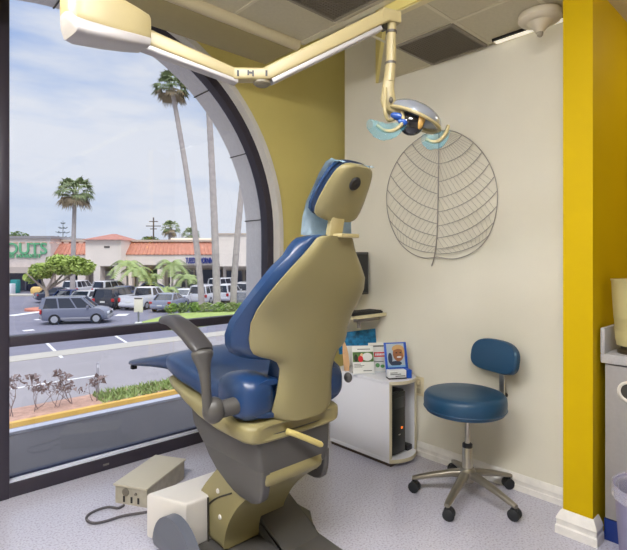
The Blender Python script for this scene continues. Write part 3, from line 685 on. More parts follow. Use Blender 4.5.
# brochures on top
TOP = CH+.0005
def facing(px_, py_, z=TOP): return onz(px_, py_, z)
def card(nm, label, cat, x, y, wd_, hg, m, tilt, yaw, group=None, z=TOP):
    p = facing(x, y, z); r = thing(nm, label, cat, p, YAW+math.radians(yaw), group); r.scale = (1.2, 1.2, 1.15)
    return r, Matrix.Rotation(-math.radians(tilt), 4, 'X')
WP = mat('white_card', rgb(226, 226, 220), .5)
r, M = card('leaflet_stand', 'white leaflet with a red and green photo on the cabinet top', 'leaflet', 364, 374.5, .115, .15, WP, 12, 8)
obj('card', B(-.058, .058, 0, .006, 0, .155, .001, M=M), WP, r); obj('foot', B(-.055, .055, 0, .05, 0, .006, .001), mat('clear_acrylic_foot', rgb(200, 205, 208), .1), r)
bm = NB(); box(bm, -.056, .056, -.0015, .0005, .068, .122, M=M); ph = obj('photo', bm, mat('photo_green', rgb(86, 120, 62), .4, noise=.4, nscale=60), r)
bm = NB(); ellipsoid(bm, Vector((-.014, -.002, .085)), (.014, .002, .018)); ellipsoid(bm, Vector((-.008, -.002, .105)), (.008, .0015, .01), mi=1); ellipsoid(bm, Vector((.022, -.002, .095)), (.028, .0018, .022), mi=2); ellipsoid(bm, Vector((-.04, -.002, .09)), (.010, .0018, .02), mi=3)
bmesh.ops.transform(bm, matrix=M, verts=bm.verts); obj('photo_figures', bm, [mat('photo_red', rgb(206, 40, 48), .4), mat('photo_skin', rgb(230, 190, 150), .4), mat('photo_white', rgb(224, 224, 220), .4), mat('photo_dark', rgb(40, 50, 30), .4)], ph)
PG = mat('print_grey', rgb(90, 96, 88), .5)
for xa, xb, za, zb in ((-.05, -.014, .0545, .0575), (-.05, .004, .0465, .0495), (-.05, -.007, .0395, .0425), (-.002, .045, .018, .022), (-.03, .04, .135, .139)):
    obj('text_line', B(xa, xb, -.0012, .0003, za, zb, M=M), PG, r)
r, M = card('leaflet_stand', 'white leaflet with a red smile picture behind the photo leaflet', 'leaflet', 379, 372.5, .115, .16, WP, 12, 10, z=TOP)
obj('card', B(-.05, .05, 0, .006, 0, .165, .001, M=M), mat('grey_white_card', rgb(214, 214, 208), .5), r); obj('foot', B(-.045, .045, 0, .045, 0, .006, .001), mat('clear_acrylic_foot', rgb(200, 205, 208), .1), r)
bm = NB(); box(bm, -.022, .042, -.0015, .0005, .086, .112, M=M); ph = obj('smile_photo', bm, mat('photo_red', rgb(206, 40, 48), .4), r)
bm = NB()
for k in range(6): box(bm, -.016+.009*k, -.009+.009*k, -.0022, -.0012, .093, .105, M=M)
obj('teeth', bm, mat('photo_white', rgb(224, 224, 220), .4), ph)
bm = NB(); ellipsoid(bm, Vector((-.005, -.001, .04)), (.012, .001, .012)); ellipsoid(bm, Vector((.022, -.001, .034)), (.012, .001, .009)); bmesh.ops.transform(bm, matrix=M, verts=bm.verts); obj('green_mark', bm, mat('print_green', rgb(90, 150, 90), .5), r)
for xa, xb, za, zb in ((-.04, .04, .142, .15), (-.04, .03, .058, .062)): obj('text_line', B(xa, xb, -.0012, .0003, za, zb, M=M), PG, r)
# blue display with a portrait
r, M = card('brochure_holder', 'blue brochure holder with a smiling portrait on the cabinet top right', 'brochure holder', 398, 377, .12, .18, WP, 14, 12)
BLU = mat('royal_blue_card', rgb(28, 84, 190), .35)
obj('back_card', B(-.062, .062, .0, .006, 0, .185, .002, M=M), BLU, r)
bm = NB(); box(bm, -.05, .046, -.003, .0, .06, .178, M=M); pt = obj('portrait', bm, mat('portrait_ground', rgb(168, 184, 198), .4), r)
bm = NB(); box(bm, -.05, .046, -.004, -.002, .052, .062, M=M); obj('title_band', bm, mat('pale_blue_print', rgb(120, 170, 215), .4), pt)
bm = NB(); ellipsoid(bm, Vector((.012, -.003, .122)), (.03, .002, .04)); bmesh.ops.transform(bm, matrix=M, verts=bm.verts); fc = obj('portrait_face', bm, mat('portrait_skin', rgb(150, 96, 62), .45), pt)
bm = NB(); ellipsoid(bm, Vector((.012, -.0025, .15)), (.034, .002, .022)); ellipsoid(bm, Vector((.038, -.0025, .132)), (.010, .0018, .03)); bmesh.ops.transform(bm, matrix=M, verts=bm.verts); obj('portrait_hair', bm, mat('portrait_hair', rgb(196, 156, 104), .5), pt)
bm = NB(); ellipsoid(bm, Vector((.014, -.0058, .105)), (.013, .001, .0045)); bmesh.ops.transform(bm, matrix=M, verts=bm.verts); obj('portrait_smile', bm, mat('photo_white', rgb(224, 224, 220), .4), fc)
bm = NB()
for s in (-1, 1): ellipsoid(bm, Vector((.012+s*.011, -.0055, .128)), (.005, .0012, .003))
bmesh.ops.transform(bm, matrix=M, verts=bm.verts); obj('portrait_eyes', bm, BLACK, fc)
bm = NB(); ellipsoid(bm, Vector((-.034, -.0028, .10)), (.012, .0015, .03)); ellipsoid(bm, Vector((-.005, -.0025, .072)), (.035, .0014, .014)); bmesh.ops.transform(bm, matrix=M, verts=bm.verts); obj('portrait_clothes', bm, mat('portrait_dark', rgb(44, 56, 78), .5), pt)
bm = NB(); box(bm, -.066, .03, -.042, -.002, .006, .046, .003); pk = obj('pocket', bm, mat('white_box', rgb(224, 226, 228), .4), r)
obj('pocket_base', B(-.066, .03, -.044, .0, 0, .007, .001), BLACK, pk)
bm = NB()
for z_, a, c in ((.034, -.058, -.02), (.026, -.058, .0), (.016, -.03, .022)): box(bm, a, c, -.0432, -.0418, z_-.0018, z_+.0018)
obj('pocket_print', bm, mat('print_grey', rgb(90, 96, 88), .5), pk)
bm = NB(); box(bm, .032, .060, -.04, 0, 0, .045, .003); obj('side_pocket', bm, BLU, r)
# turquoise card behind
r, M = card('display_card', 'turquoise patterned card standing at the back of the cabinet top', 'card', 362, 366, .2, .16, WP, 4, 4)
mm_ = mat('turquoise_print', rgb(24, 110, 156), .4, noise=.5, nscale=45)
MT = M @ Matrix.Rotation(math.radians(-7), 4, 'Y')
bm = NB(); box(bm, -.12, .115, 0, .004, .085, .21, .001, M=MT); obj('card', bm, mm_, r)
bm = NB(); box(bm, -.10, .1, .004, .02, 0, .12, .002); obj('backing', bm, WP, r)
tan = thing('wooden_block', 'tan rounded wooden edge showing beside the chair back on the cabinet', 'wooden holder', facing(347.5, 371, TOP), YAW)
bm = NB(); prism(bm, [(-.02, 0), (.012, 0), (.014, .05), (.006, .11), (-.004, .155), (-.018, .19), (-.03, .19), (-.03, .1)], 'y', 0, .05, bev=.004); obj('block', bm, mat('tan_wood', rgb(214, 170, 124), .5, noise=.1, nscale=12), tan)
# ---- shelf with keyboard and monitor
sh = thing('wall_shelf', 'small cream shelf with rounded edge on the cream wall behind the chair', 'shelf', (U1, 2.06, .86))
bm = NB(); prism(bm, [(-.003, 0), (-.26, .0), (-.31, .02), (-.33, .07), (-.33, .385), (-.003, .385)], 'z', 0, .022, bev=.004); obj('board', bm, mat('cream_laminate', rgb(216, 206, 168), .4), sh)
bm = NB(); box(bm, -.24, -.003, .06, .085, -.03, 0); box(bm, -.215, -.195, .058, .078, -.07, 0, .002); obj('bracket', bm, mat('bracket_grey', rgb(150, 144, 140), .4), sh)
kb = thing('keyboard', 'black keyboard lying on the small cream shelf', 'keyboard', (2.405, 2.125, .8825))
obj('case', B(-.15, .15, -.06, .06, 0, .014, .004), BLACK, kb)
bm = NB()
for i in range(14):
    for j in range(5): box(bm, -.142+.0205*i, -.142+.0205*i+.017, -.055+.022*j, -.055+.022*j+.018, .013, .02, .002, 1)
obj('keys', bm, mat('key_black', rgb(40, 40, 42), .5), kb)
mo = thing('monitor', 'thin black computer monitor behind the dental chair back', 'monitor', (2.37, 2.19, .8825))
obj('foot', B(-.1, .1, .0, .12, 0, .012, .004), BLACK, mo); obj('neck', B(-.02, .02, .04, .06, .01, .26), BLACK, mo)
pn = obj('housing', B(-.24, .185, .0, .035, .118, .408, .004), mat('monitor_dark', rgb(48, 48, 52), .4), mo); obj('screen', B(-.228, .173, -.003, .0, .135, .393), mat('screen_off', rgb(44, 46, 50), .15), pn)
ol = thing('wall_outlet', 'beige wall outlet plate right of the white cabinet', 'outlet', onu(419, 386, U1))
obj('plate', B(-.006, 0, -.038, .038, -.06, .06, .002), mat('outlet_plate', rgb(222, 210, 176), .4), ol)
for z_ in (.012, -.045): obj('socket', B(-.009, -.005, -.017, .017, z_, z_+.033, .003), mat('outlet_socket', rgb(196, 184, 152), .4), ol)
obj('plug', B(-.03, -.007, -.016, .012, .015, .043, .004), mat('outlet_plate', rgb(222, 210, 176), .4), ol)

# ================================================================ floor box with its cord
fb_p = onz(147, 508, 0); fd = (onz(114.6, 502.4, 0)-fb_p); fdep = (onz(189, 477, 0)-fb_p)
ang = math.atan2(-fd.y, -fd.x)
fb = thing('floor_box', 'beige metal junction box with sloped lid on the floor by the window', 'junction box', fb_p, ang)
fw, fdp = .19, .345
BXM = mat('beige_metal_box', rgb(196, 190, 172), .4)
bm = NB(); prism(bm, [(0, 0), (fdp, 0), (fdp, .098), (0, .092)], 'x', -fw, 0, bev=.003); bd = obj('box_body', bm, mat('box_side', rgb(170, 164, 150), .5, noise=.12, nscale=25), fb)
bm = NB(); prism(bm, [(-.008, .09), (fdp+.006, .099), (fdp+.006, .108), (-.008, .1)], 'x', -fw-.006, .006, bev=.002); obj('lid', bm, BXM, fb)
for x in (-.135, -.09, -.05): obj('slot', B(x-.005, x+.005, -.003, .004, .012, .042), BLACK, bd)
bm = NB(); M = Matrix.Translation((-.125, -.001, .062)) @ Matrix.Rotation(PI/2, 4, 'X'); lathe(bm, [(.017, 0), (.02, 0), (.02, .003), (.017, .003)], 20, M=M); obj('knockout', bm, mat('box_edge', rgb(120, 114, 104), .5), bd); bm = NB(); lathe(bm, [(0, 0), (.008, 0), (.006, .006), (0, .006)], 14, M=Matrix.Translation((-.065, -.001, .06)) @ Matrix.Rotation(PI/2, 4, 'X')); obj('cable_gland', bm, mat('box_edge', rgb(120, 114, 104), .5), bd)
pts = [onz(x, y, .008) for x, y in ((124, 505), (118, 508), (108, 507), (97, 510), (88, 515), (87, 520), (94, 523), (106, 521), (122, 516), (140, 513), (165, 509), (176, 507))]
MI = (Matrix.Translation(fb_p) @ Matrix.Rotation(ang, 4, 'Z')).inverted()
obj('power_cord', T([MI @ p for p in spl(pts, 6)], .0062, 8), mat('grey_cord', rgb(84, 80, 84), .5), fb)

# ================================================================ counter alcove on the right
LAM = mat('grey_laminate', rgb(150, 146, 146), .45, noise=.03, nscale=60)
ct = thing('counter_cabinet', 'grey laminate base cabinet with blue toe kick right of the yellow column', 'cabinet', (2.41, .70, 0))
obj('carcass', B(.02, .72, -1.6, .0, .095, .785), LAM, ct)
obj('door', B(0, .02, -.44, -.005, .1, .78, .002), LAM, ct); obj('door', B(0, .02, -.89, -.446, .1, .78, .002), LAM, ct)
obj('toe_kick', B(.006, .7, -1.6, .0, 0, .094), mat('blue_toe_kick', rgb(10, 44, 118), .45), ct)
bm = NB(); rings = []
for r_, d_ in ((.034, .0), (.046, 0), (.047, -.006), (.04, -.010), (.034, -.006), (.034, 0)):
    rings.append([Vector((d_, -.1+r_*math.cos(2*PI*k/28), .675+r_*math.sin(2*PI*k/28))) for k in range(28)])
loft(bm, rings, cap=False); obj('grommet', bm, mat('white_ring', rgb(222, 216, 206), .4), ct)
obj('hole', L([(0, 0), (.035, 0), (.035, .002), (0, .002)], 24, M=Matrix.Translation((.0, -.1, .675)) @ Matrix.Rotation(-PI/2, 4, 'Y')), mat('dark_hole', rgb(60, 56, 52), .7), ct)
wt = thing('countertop', 'grey worktop with low side splash against the mustard wall', 'countertop', (2.395, .71, .786))
STN = mat('grey_worktop', rgb(172, 170, 172), .3, noise=.06, nscale=120)
obj('slab', B(0, .74, -1.61, .0, 0, .042, .005), STN, wt); obj('side_splash', B(.0, .74, -.018, .0, .042, .155, .004), STN, wt)
bn = thing('cup_dispenser', 'beige tapered container standing on the grey worktop corner', 'container', (2.49, .61, .8285))
obj('stand', L([(0, 0), (.058, 0), (.058, .012), (.045, .02), (.045, .035), (0, .035)], 28), mat('dark_stand', rgb(60, 52, 36), .3), bn)
obj('body', L([(0, .035), (.06, .035), (.066, .07), (.070, .15), (.0715, .152), (.072, .16), (.078, .25), (.081, .318), (.084, .322), (.084, .328), (.076, .328), (.066, .06), (0, .06)], 32), mat('beige_tub', rgb(176, 164, 116), .4), bn)
bi = thing('waste_bin', 'clear lilac plastic lined waste bin in front of the counter', 'waste bin', (2.205, .445, 0))
BINM = bpy.data.materials.new('clear_lilac_plastic'); BINM.use_nodes = True; t = BINM.node_tree; t.nodes.clear()
a1 = t.nodes.new('ShaderNodeBsdfTransparent'); a1.inputs[0].default_value = (.85, .85, .95, 1); a2 = t.nodes.new('ShaderNodeBsdfPrincipled'); a2.inputs['Base Color'].default_value = rgb(176, 170, 200); a2.inputs['Roughness'].default_value = .3
ms = t.nodes.new('ShaderNodeMixShader'); ms.inputs[0].default_value = .45; t.links.new(a1.outputs[0], ms.inputs[1]); t.links.new(a2.outputs[0], ms.inputs[2]); oo = t.nodes.new('ShaderNodeOutputMaterial'); t.links.new(ms.outputs[0], oo.inputs[0])
obj('bin', L([(0, 0), (.125, 0), (.13, .01), (.155, .36), (.158, .372), (.152, .372), (.148, .36), (.123, .014), (0, .014)], 32), BINM, bi)
obj('liner', L([(.0, .03), (.11, .03), (.142, .355), (.161, .375), (.163, .33), (.162, .33), (.160, .378), (.140, .36), (.107, .034), (0, .034)], 32), mat('bag_film', rgb(214, 212, 226), .3, alpha=.3), bi)
#EXTERIOR#
# ================================================================ outside: ledge, ground, road
struct('floor_ledge', B(-3.2, 9, 3.28, 4.02, -.30, -.02), LEDGE)
struct('trim_11', B(-3.2, 9, 4.02, 4.10, -.32, .0), mat('ledge_coping', rgb(206, 208, 220), .5))
ASPH = mat('asphalt', rgb(122, 120, 134), .85, noise=.07, nscale=1.2)
ROADM = mat('worn_road', rgb(148, 143, 146), .85, noise=.05, nscale=.8)
lot = struct('ground_parking_lot', B(-90, 140, 23.9, 190, GZ-.5, GZ), ASPH)
struct('ground_road', B(-90, 140, 4.3, 22.6, GZ-.5, GZ-.0), ROADM)
struct('ground_gutter', B(-90, 140, 22.6, 23.9, GZ-.5, GZ+.02), mat('pale_concrete', rgb(178, 172, 162), .8, noise=.04, nscale=2))
LINE = mat('road_paint', rgb(228, 226, 226), .6)
def ground_strip(name, p, q, w, m, parent=None, z0=.004, h=.012):
    p, q = Vector(p), Vector(q); d = (q-p); d.z = 0; d.normalize(); s = Vector((-d.y, d.x, 0))*w/2
    bm = NB(); loft(bm, [[p-s+Vector((0, 0, z0)), p+s+Vector((0, 0, z0)), p+s+Vector((0, 0, z0+h)), p-s+Vector((0, 0, z0+h))], [q-s+Vector((0, 0, z0)), q+s+Vector((0, 0, z0)), q+s+Vector((0, 0, z0+h)), q-s+Vector((0, 0, z0+h))]])
    return obj(name, bm, m, parent, 0)
for a, c in (((45, 341.5), (62, 358)), ((-60, 350), (-40, 372)), ((112, 334), (132, 346)), ((20, 344), (-2, 338))):
    ground_strip('painted_line', G(*a), G(*c), .13, LINE, lot)
for x, y in ((28, 331), (40, 320)): ground_strip('painted_line', G(x-5, y), G(x+6, y-1), .5, LINE, lot)
for a, c in (((10, 316), (46, 311)), ((120, 316), (124, 314))): ground_strip('painted_line', G(*a), G(*c), .8, LINE, lot)
struct('trim_12', B(-60, 100, 13.84, 14.0, GZ, GZ+.12), mat('yellow_kerb_paint', rgb(214, 172, 84), .6, noise=.08, nscale=2))
struct('ground_planting_bed', B(-60, 100, 14.0, 15.25, GZ, GZ+.1), mat('pink_gravel', rgb(186, 148, 130), .9, noise=.2, nscale=6))
ROWL = obj('painted_line', B(-20, 6.2, 17.9, 18.02, GZ+.002, GZ+.014), LINE, bpy.data.objects['ground_road'], 0)
# grass and hedge
def leafcloud(bm, blobs, n, size, seed, flat=.6):
    rn = random.Random(seed); tot = sum(b_[1][0]*b_[1][1]*b_[1][2] for b_ in blobs)
    for c, r in blobs:
        k = max(6, int(n*r[0]*r[1]*r[2]/tot))
        for _ in range(k):
            v = Vector((rn.gauss(0, 1), rn.gauss(0, 1), rn.gauss(0, 1))).normalized()*(rn.random()**.35)
            p = Vector((c[0]+v.x*r[0], c[1]+v.y*r[1], c[2]+v.z*r[2])); s = size*(.6+.8*rn.random())
            a = Vector((rn.gauss(0, 1), rn.gauss(0, 1), rn.gauss(0, flat))).normalized(); b_ = a.cross(Vector((rn.gauss(0, 1), rn.gauss(0, 1), rn.gauss(0, 1)))).normalized()
            q = [p-a*s, p-b_*s*.45, p+a*s, p+b_*s*.45]
            bm.faces.new([bm.verts.new(x) for x in q])
GREEN = mat('leaf_green', rgb(132, 160, 74), .6, noise=.25, nscale=1.5)
DGREEN = mat('dark_leaf_green', rgb(92, 118, 66), .6, noise=.25, nscale=1.5)
LAWN = mat('lawn_green', rgb(140, 158, 92), .8, noise=.2, nscale=3)
bm = NB(); rn = random.Random(9)
for _ in range(2600):
    u = 5.0+rn.random()*7.5; v = 14.06+rn.random()*1.1; h_ = .06+.12*rn.random(); a = rn.random()*6.28; w = .04
    p = Vector((u, v, GZ+.1)); tip = p+Vector((rn.gauss(0, .08), rn.gauss(0, .08), h_))
    bm.faces.new([bm.verts.new(x) for x in (p+Vector((w*math.cos(a), w*math.sin(a), 0)), p-Vector((w*math.cos(a), w*math.sin(a), 0)), tip)])
tag(obj('ground_cover', bm, LAWN, None, 0), 'green ground cover growing behind the yellow kerb', 'plants', kind='stuff')
# island with hedge under the tall palms
isl = [G(118, 331), G(170, 316), G(262, 309), G(262, 318), G(180, 330)]
bm = NB(); prism(bm, [(p.x, p.y) for p in isl], 'z', GZ, GZ+.15); struct('ground_island', bm, mat('island_grass', rgb(158, 176, 96), .9, noise=.15, nscale=2))
for i, x in enumerate((172, 183, 194, 206, 219, 231, 243)):
    p = G(x, 314.5-.25*i); bm = NB(); leafcloud(bm, [((0, 0, .35), (.58, .45, .4))], 240, .12, 50+i)
    o = obj('low_shrub', bm, LAWN if i % 2 else GREEN, None, 0); o.location = (p.x, p.y, GZ+.12)
    tag(o, 'low green shrub in the hedge at the foot of the tall palms', 'shrub', 'hedge of low shrubs by the tall palms')
# dry twiggy shrubs by the kerb
TWIG = mat('dry_twig', rgb(128, 108, 104), .8)
def twig(p, h_, seed, label):
    rn = random.Random(seed); bm = NB()
    def br(a, d, l, r_, n):
        b_ = a+d*l; tube(bm, [a, a.lerp(b_, .5)+Vector((rn.gauss(0, .02), rn.gauss(0, .02), 0)), b_], [r_, r_*.8, r_*.5], 5)
        if n == 0:
            for _ in range(3):
                s = .035+.03*rn.random(); q_ = b_+Vector((rn.gauss(0, .04), rn.gauss(0, .04), rn.gauss(0, .04)))
                bm.faces.new([bm.verts.new(q_+Vector((rn.gauss(0, s), rn.gauss(0, s), rn.gauss(0, s)))) for _ in range(3)])
            return
        for _ in range(2): br(b_ if rn.random() < .6 else a.lerp(b_, .6), (d+Vector((rn.gauss(0, .5), rn.gauss(0, .4), rn.gauss(.2, .3)))).normalized(), l*.62, r_*.6, n-1)
    for _ in range(3): br(Vector((rn.gauss(0, .06), rn.gauss(0, .06), 0)), Vector((rn.gauss(0, .45), rn.gauss(0, .3), 1)).normalized(), h_*.5, .011, 3)
    o = obj('dry_shrub', bm, TWIG, None, 0); o.location = p; tag(o, label, 'shrub', 'dry shrubs along the yellow kerb')
for i, (x, y, h_, lb) in enumerate(((14, 424, .95, 'leafless dry shrub nearest the dark window post'), (40, 417, .85, 'bare dry shrub second from the dark window post'), (58, 413, .7, 'short dry shrub third from the dark window post'), (73, 408, .9, 'tall thin dry shrub in front of the road, fourth from the post'), (94, 403, .6, 'small dry shrub beside the green ground cover'))):
    p = G(x, y); twig(Vector((p.x, 14.5+.1*(i % 2), GZ+.1)), h_, 70+i, lb)
# ---------------------------------------------------------------- buildings (front parallel to X of each root, depth along +Y)
DB = 60.0
def sx(x, D=DB): return (x-313.5)/F*D
def sz(y, D=DB): return -GZ+H+(258-y)/F*D
def broot(name, label, D=DB):
    c = Vector((.6807*D, .7325*D, GZ)); return thing(name, label, 'building', c, YAW)
STUC = mat('cream_stucco', rgb(246, 234, 222), .9, noise=.03, nscale=.5)
PINKB = mat('pinkish_block', rgb(222, 208, 200), .9, noise=.07, nscale=2.2)
RTILE = mat('terracotta_tiles', rgb(194, 132, 110), .8, noise=.12, nscale=3)
DKPANE = mat('dark_glazing', rgb(70, 74, 92), .3)  # dark glass of the shop panes
market = broot('supermarket', 'pale block supermarket with green lettering and dark entrance at the left')
x0, x1 = sx(-75), sx(50.5)
bm = NB(); box(bm, x0, x1, 0, 20, sz(269), sz(237)); box(bm, sx(43), x1, 0, 20, 0, sz(269)); box(bm, x0, sx(43), 4, 20, 0, sz(269)); obj('wall', bm, PINKB, market)
obj('cornice', B(x0, x1+.2, -.25, 20, sz(238.5), sz(236)), mat('grey_cornice', rgb(150, 146, 148), .8), market)
bm = NB()
for k in range(24): box(bm, x0+k*.9+.1, x0+k*.9+.7, -.05, 0, sz(243.5), sz(242))
obj('relief_band', bm, mat('relief_tile', rgb(216, 178, 160), .9), market)
obj('canopy_beam', B(x0, sx(43), -.3, 1, sz(273), sz(267)), mat('beam_tan', rgb(196, 182, 172), .9), market)
obj('entrance_glazing', B(x0, sx(43), 3.6, 4.0, 0, sz(273)), mat('entrance_blue', rgb(46, 52, 92), .3), market)
bm = NB()
for x in (-40, -15, 9, 22, 33): box(bm, sx(x)-.08, sx(x)+.08, 3.45, 3.6, 0, sz(273))
obj('glazing_bars', bm, mat('bar_grey', rgb(150, 156, 180), .5), market)
obj('poster', B(sx(9), sx(14), 3.3, 3.45, sz(283), sz(276)), mat('teal_poster', rgb(120, 190, 200), .6), market)
GRS = mat('green_letters', rgb(96, 176, 128), .5)
bm = text_mesh('SPROUTS', 1.95, .08, .02); s_ = max(v.co.x for v in bm.verts); wd_ = sx(47.5)-sx(-20)
bmesh.ops.transform(bm, matrix=Matrix.Translation((sx(-20), -.12, sz(253.8))) @ Matrix.Rotation(PI/2, 4, 'X') @ Matrix.Diagonal((wd_/s_, 1.0, 1, 1)), verts=bm.verts); obj('sign_lettering', bm, GRS, market, 0)
bm = text_mesh('FARMERS MARKET', .62, .06, .02); s_ = max(v.co.x for v in bm.verts); wd_ = sx(42)-sx(-12)
bmesh.ops.transform(bm, matrix=Matrix.Translation((sx(-12), -.12, sz(257.6))) @ Matrix.Rotation(PI/2, 4, 'X') @ Matrix.Diagonal((wd_/s_, 1.0, 1, 1)), verts=bm.verts); obj('sign_lettering', bm, GRS, market, 0)
# shop strip
shops = broot('shop_row', 'low cream shop row with terracotta tile roofs and blue lettering')
bm = NB(); box(bm, sx(50.5)+.02, sx(218), 2.6, 14, sz(266), sz(240.5)); box(bm, sx(50.5)+.02, sx(218), 4, 14, 0, sz(266)); obj('wall', bm, STUC, shops)
obj('fascia', B(sx(50.5)+.02, sx(218), .9, 2.7, sz(265), sz(254.6)), STUC, shops)
def tiled(xa, xb, xa2, xb2):
    bm = NB(); z0, z1 = sz(254.5), sz(241); n = 10
    R = [[Vector((xa+(xa2-xa)*t_, -.2+.95+t_*1.9, z0+(z1-z0)*t_)), Vector((xb+(xb2-xb)*t_, -.2+.95+t_*1.9, z0+(z1-z0)*t_)), Vector((xb+(xb2-xb)*t_, .1+.95+t_*1.9, z0+(z1-z0)*t_-.05)), Vector((xa+(xa2-xa)*t_, .1+.95+t_*1.9, z0+(z1-z0)*t_-.05))] for t_ in [k/n for k in range(n+1)]]
    loft(bm, R)
    m_ = int((xb-xa)/.5)
    for k in range(m_+1):
        f = k/m_; tube(bm, [Vector((xa+(xb-xa)*f, .73, z0)), Vector((xa2+(xb2-xa2)*f, 2.63, z1))], .09, 5)
    return bm
obj('tiled_roof', tiled(sx(51), sx(97.5), sx(51), sx(90)), RTILE, shops)
obj('tiled_roof', tiled(sx(124), sx(221), sx(124), sx(213)), RTILE, shops)
obj('ridge_cap', B(sx(50.5), sx(214), 2.3, 3.0, sz(241), sz(239)), mat('ridge_beige', rgb(206, 188, 172), .9), shops)
bm = NB(); box(bm, sx(88.5), sx(123.5), -.8, 6, sz(266), sz(240)); box(bm, sx(96.5), sx(103), -.8, 3, 0, sz(266)); box(bm, sx(117), sx(123.5), -.8, 3, 0, sz(266)); tw = obj('tower', bm, STUC, shops)
obj('house_number', B(sx(107), sx(112.5), -.86, -.8, sz(248), sz(246.3)), mat('sign_dark', rgb(88, 84, 84), .6), tw)
bm = NB(); loft(bm, [[Vector((sx(86.5), -1.3, sz(240))), Vector((sx(125), -1.3, sz(240))), Vector((sx(125), 6.5, sz(240))), Vector((sx(86.5), 6.5, sz(240)))], [Vector((sx(104), 2.4, sz(233))), Vector((sx(107.5), 2.4, sz(233))), Vector((sx(107.5), 2.8, sz(233))), Vector((sx(104), 2.8, sz(233)))]]); obj('tower_roof', bm, mat('terracotta_dark', rgb(176, 118, 104), .8, noise=.15, nscale=3), shops)
obj('roller_shutter', B(sx(103), sx(117), .6, .9, 0, sz(271.5)), mat('grey_shutter', rgb(158, 154, 158), .7), shops)
bm = NB()
for a, c in ((52, 60), (74, 82), (124, 129), (135, 139), (155, 160), (168, 174)): box(bm, sx(a), sx(c), .9, 2.0, 0, sz(265))
obj('pier', bm, STUC, shops)
for a, c, m in ((60, 74, DKPANE), (82, 96, DKPANE), (129, 135, DKPANE), (141, 154, mat('green_window', rgb(70, 110, 70), .3, noise=.4, nscale=2)), (160, 168, DKPANE), (174, 186, DKPANE), (188, 216, DKPANE)):
    f_ = obj('shop_window', B(sx(a)-.1, sx(c)+.1, 3.7, 3.95, 0, sz(269)), mat('window_trim', rgb(176, 164, 150), .7), shops)
    obj('pane', B(sx(a), sx(c), 3.6, 3.72, .4, sz(270.5)), m, f_)
BLS = mat('blue_letters', rgb(48, 64, 150), .5)
bm = text_mesh('TUESDAY MORNING', 1.0, .06, .03); s_ = max(v.co.x for v in bm.verts); wd_ = sx(213.5)-sx(184)
bmesh.ops.transform(bm, matrix=Matrix.Translation((sx(184), .78, sz(263.2))) @ Matrix.Rotation(PI/2, 4, 'X') @ Matrix.Diagonal((wd_/s_, 1, 1, 1)), verts=bm.verts); obj('sign_lettering', bm, BLS, shops, 0)
obj('parapet', B(sx(160), sx(221), 4.5, 13, sz(240), sz(236.5)), mat('parapet_cream', rgb(246, 234, 214), .9), shops)
# right block
blk = broot('store_block', 'tall plain cream store block at the right end of the shops')
bm = NB(); box(bm, sx(221), sx(420), -2.5, 14, sz(266), sz(235)); box(bm, sx(221), sx(420), 1.5, 14, 0, sz(266)); obj('wall', bm, STUC, blk)
obj('cornice', B(sx(220.5), sx(420), -2.7, 14, sz(235.5), sz(234.3)), mat('ridge_beige', rgb(206, 188, 172), .9), blk)
for a, c in ((225, 233), (236, 241), (244, 258), (262, 275)):
    f_ = obj('shop_window', B(sx(a)-.1, sx(c)+.1, 1.2, 1.45, 0, sz(270)), mat('window_trim', rgb(176, 164, 150), .7), blk); obj('pane', B(sx(a), sx(c), 1.1, 1.22, .3, sz(271)), DKPANE, f_)
obj('red_poster', B(sx(245), sx(249), 1.0, 1.1, sz(279), sz(273)), mat('red_poster', rgb(200, 80, 80), .6), blk)
# things at the market entrance
def small(name, label, cat, x, y, wd_, dp, hg, m, bev=.04):
    p = G(x, y); o = obj(name, B(-wd_/2, wd_/2, -dp/2, dp/2, 0, hg, bev), m); o.location = p; o.rotation_euler.z = YAW; return tag(o, label, cat)
small('vending_machine', 'teal vending machine by the market entrance', 'vending machine', 15.5, 293, .75, .8, 1.6, mat('teal_paint', rgb(30, 140, 140), .5))
small('ice_freezer', 'white ice freezer beside the teal machine at the market entrance', 'freezer', 10.5, 294, .7, .8, 1.2, mat('white_paint', rgb(222, 224, 230), .5))
o = small('cart_shelter', 'yellow beige display stand on the pavement right of the market entrance', 'display', 36.5, 294.5, 1.2, .8, .9, mat('sand_yellow', rgb(226, 190, 120), .7), .3)
obj('market_pavement', B(-9, 9, -1.2, 1.2, 0, .12), mat('pale_concrete', rgb(206, 200, 190), .8), None).location = G(10, 295.5)
o = bpy.data.objects['market_pavement']; o.rotation_euler.z = YAW; o['kind'] = 'structure'; o.name = 'ground_pavement'
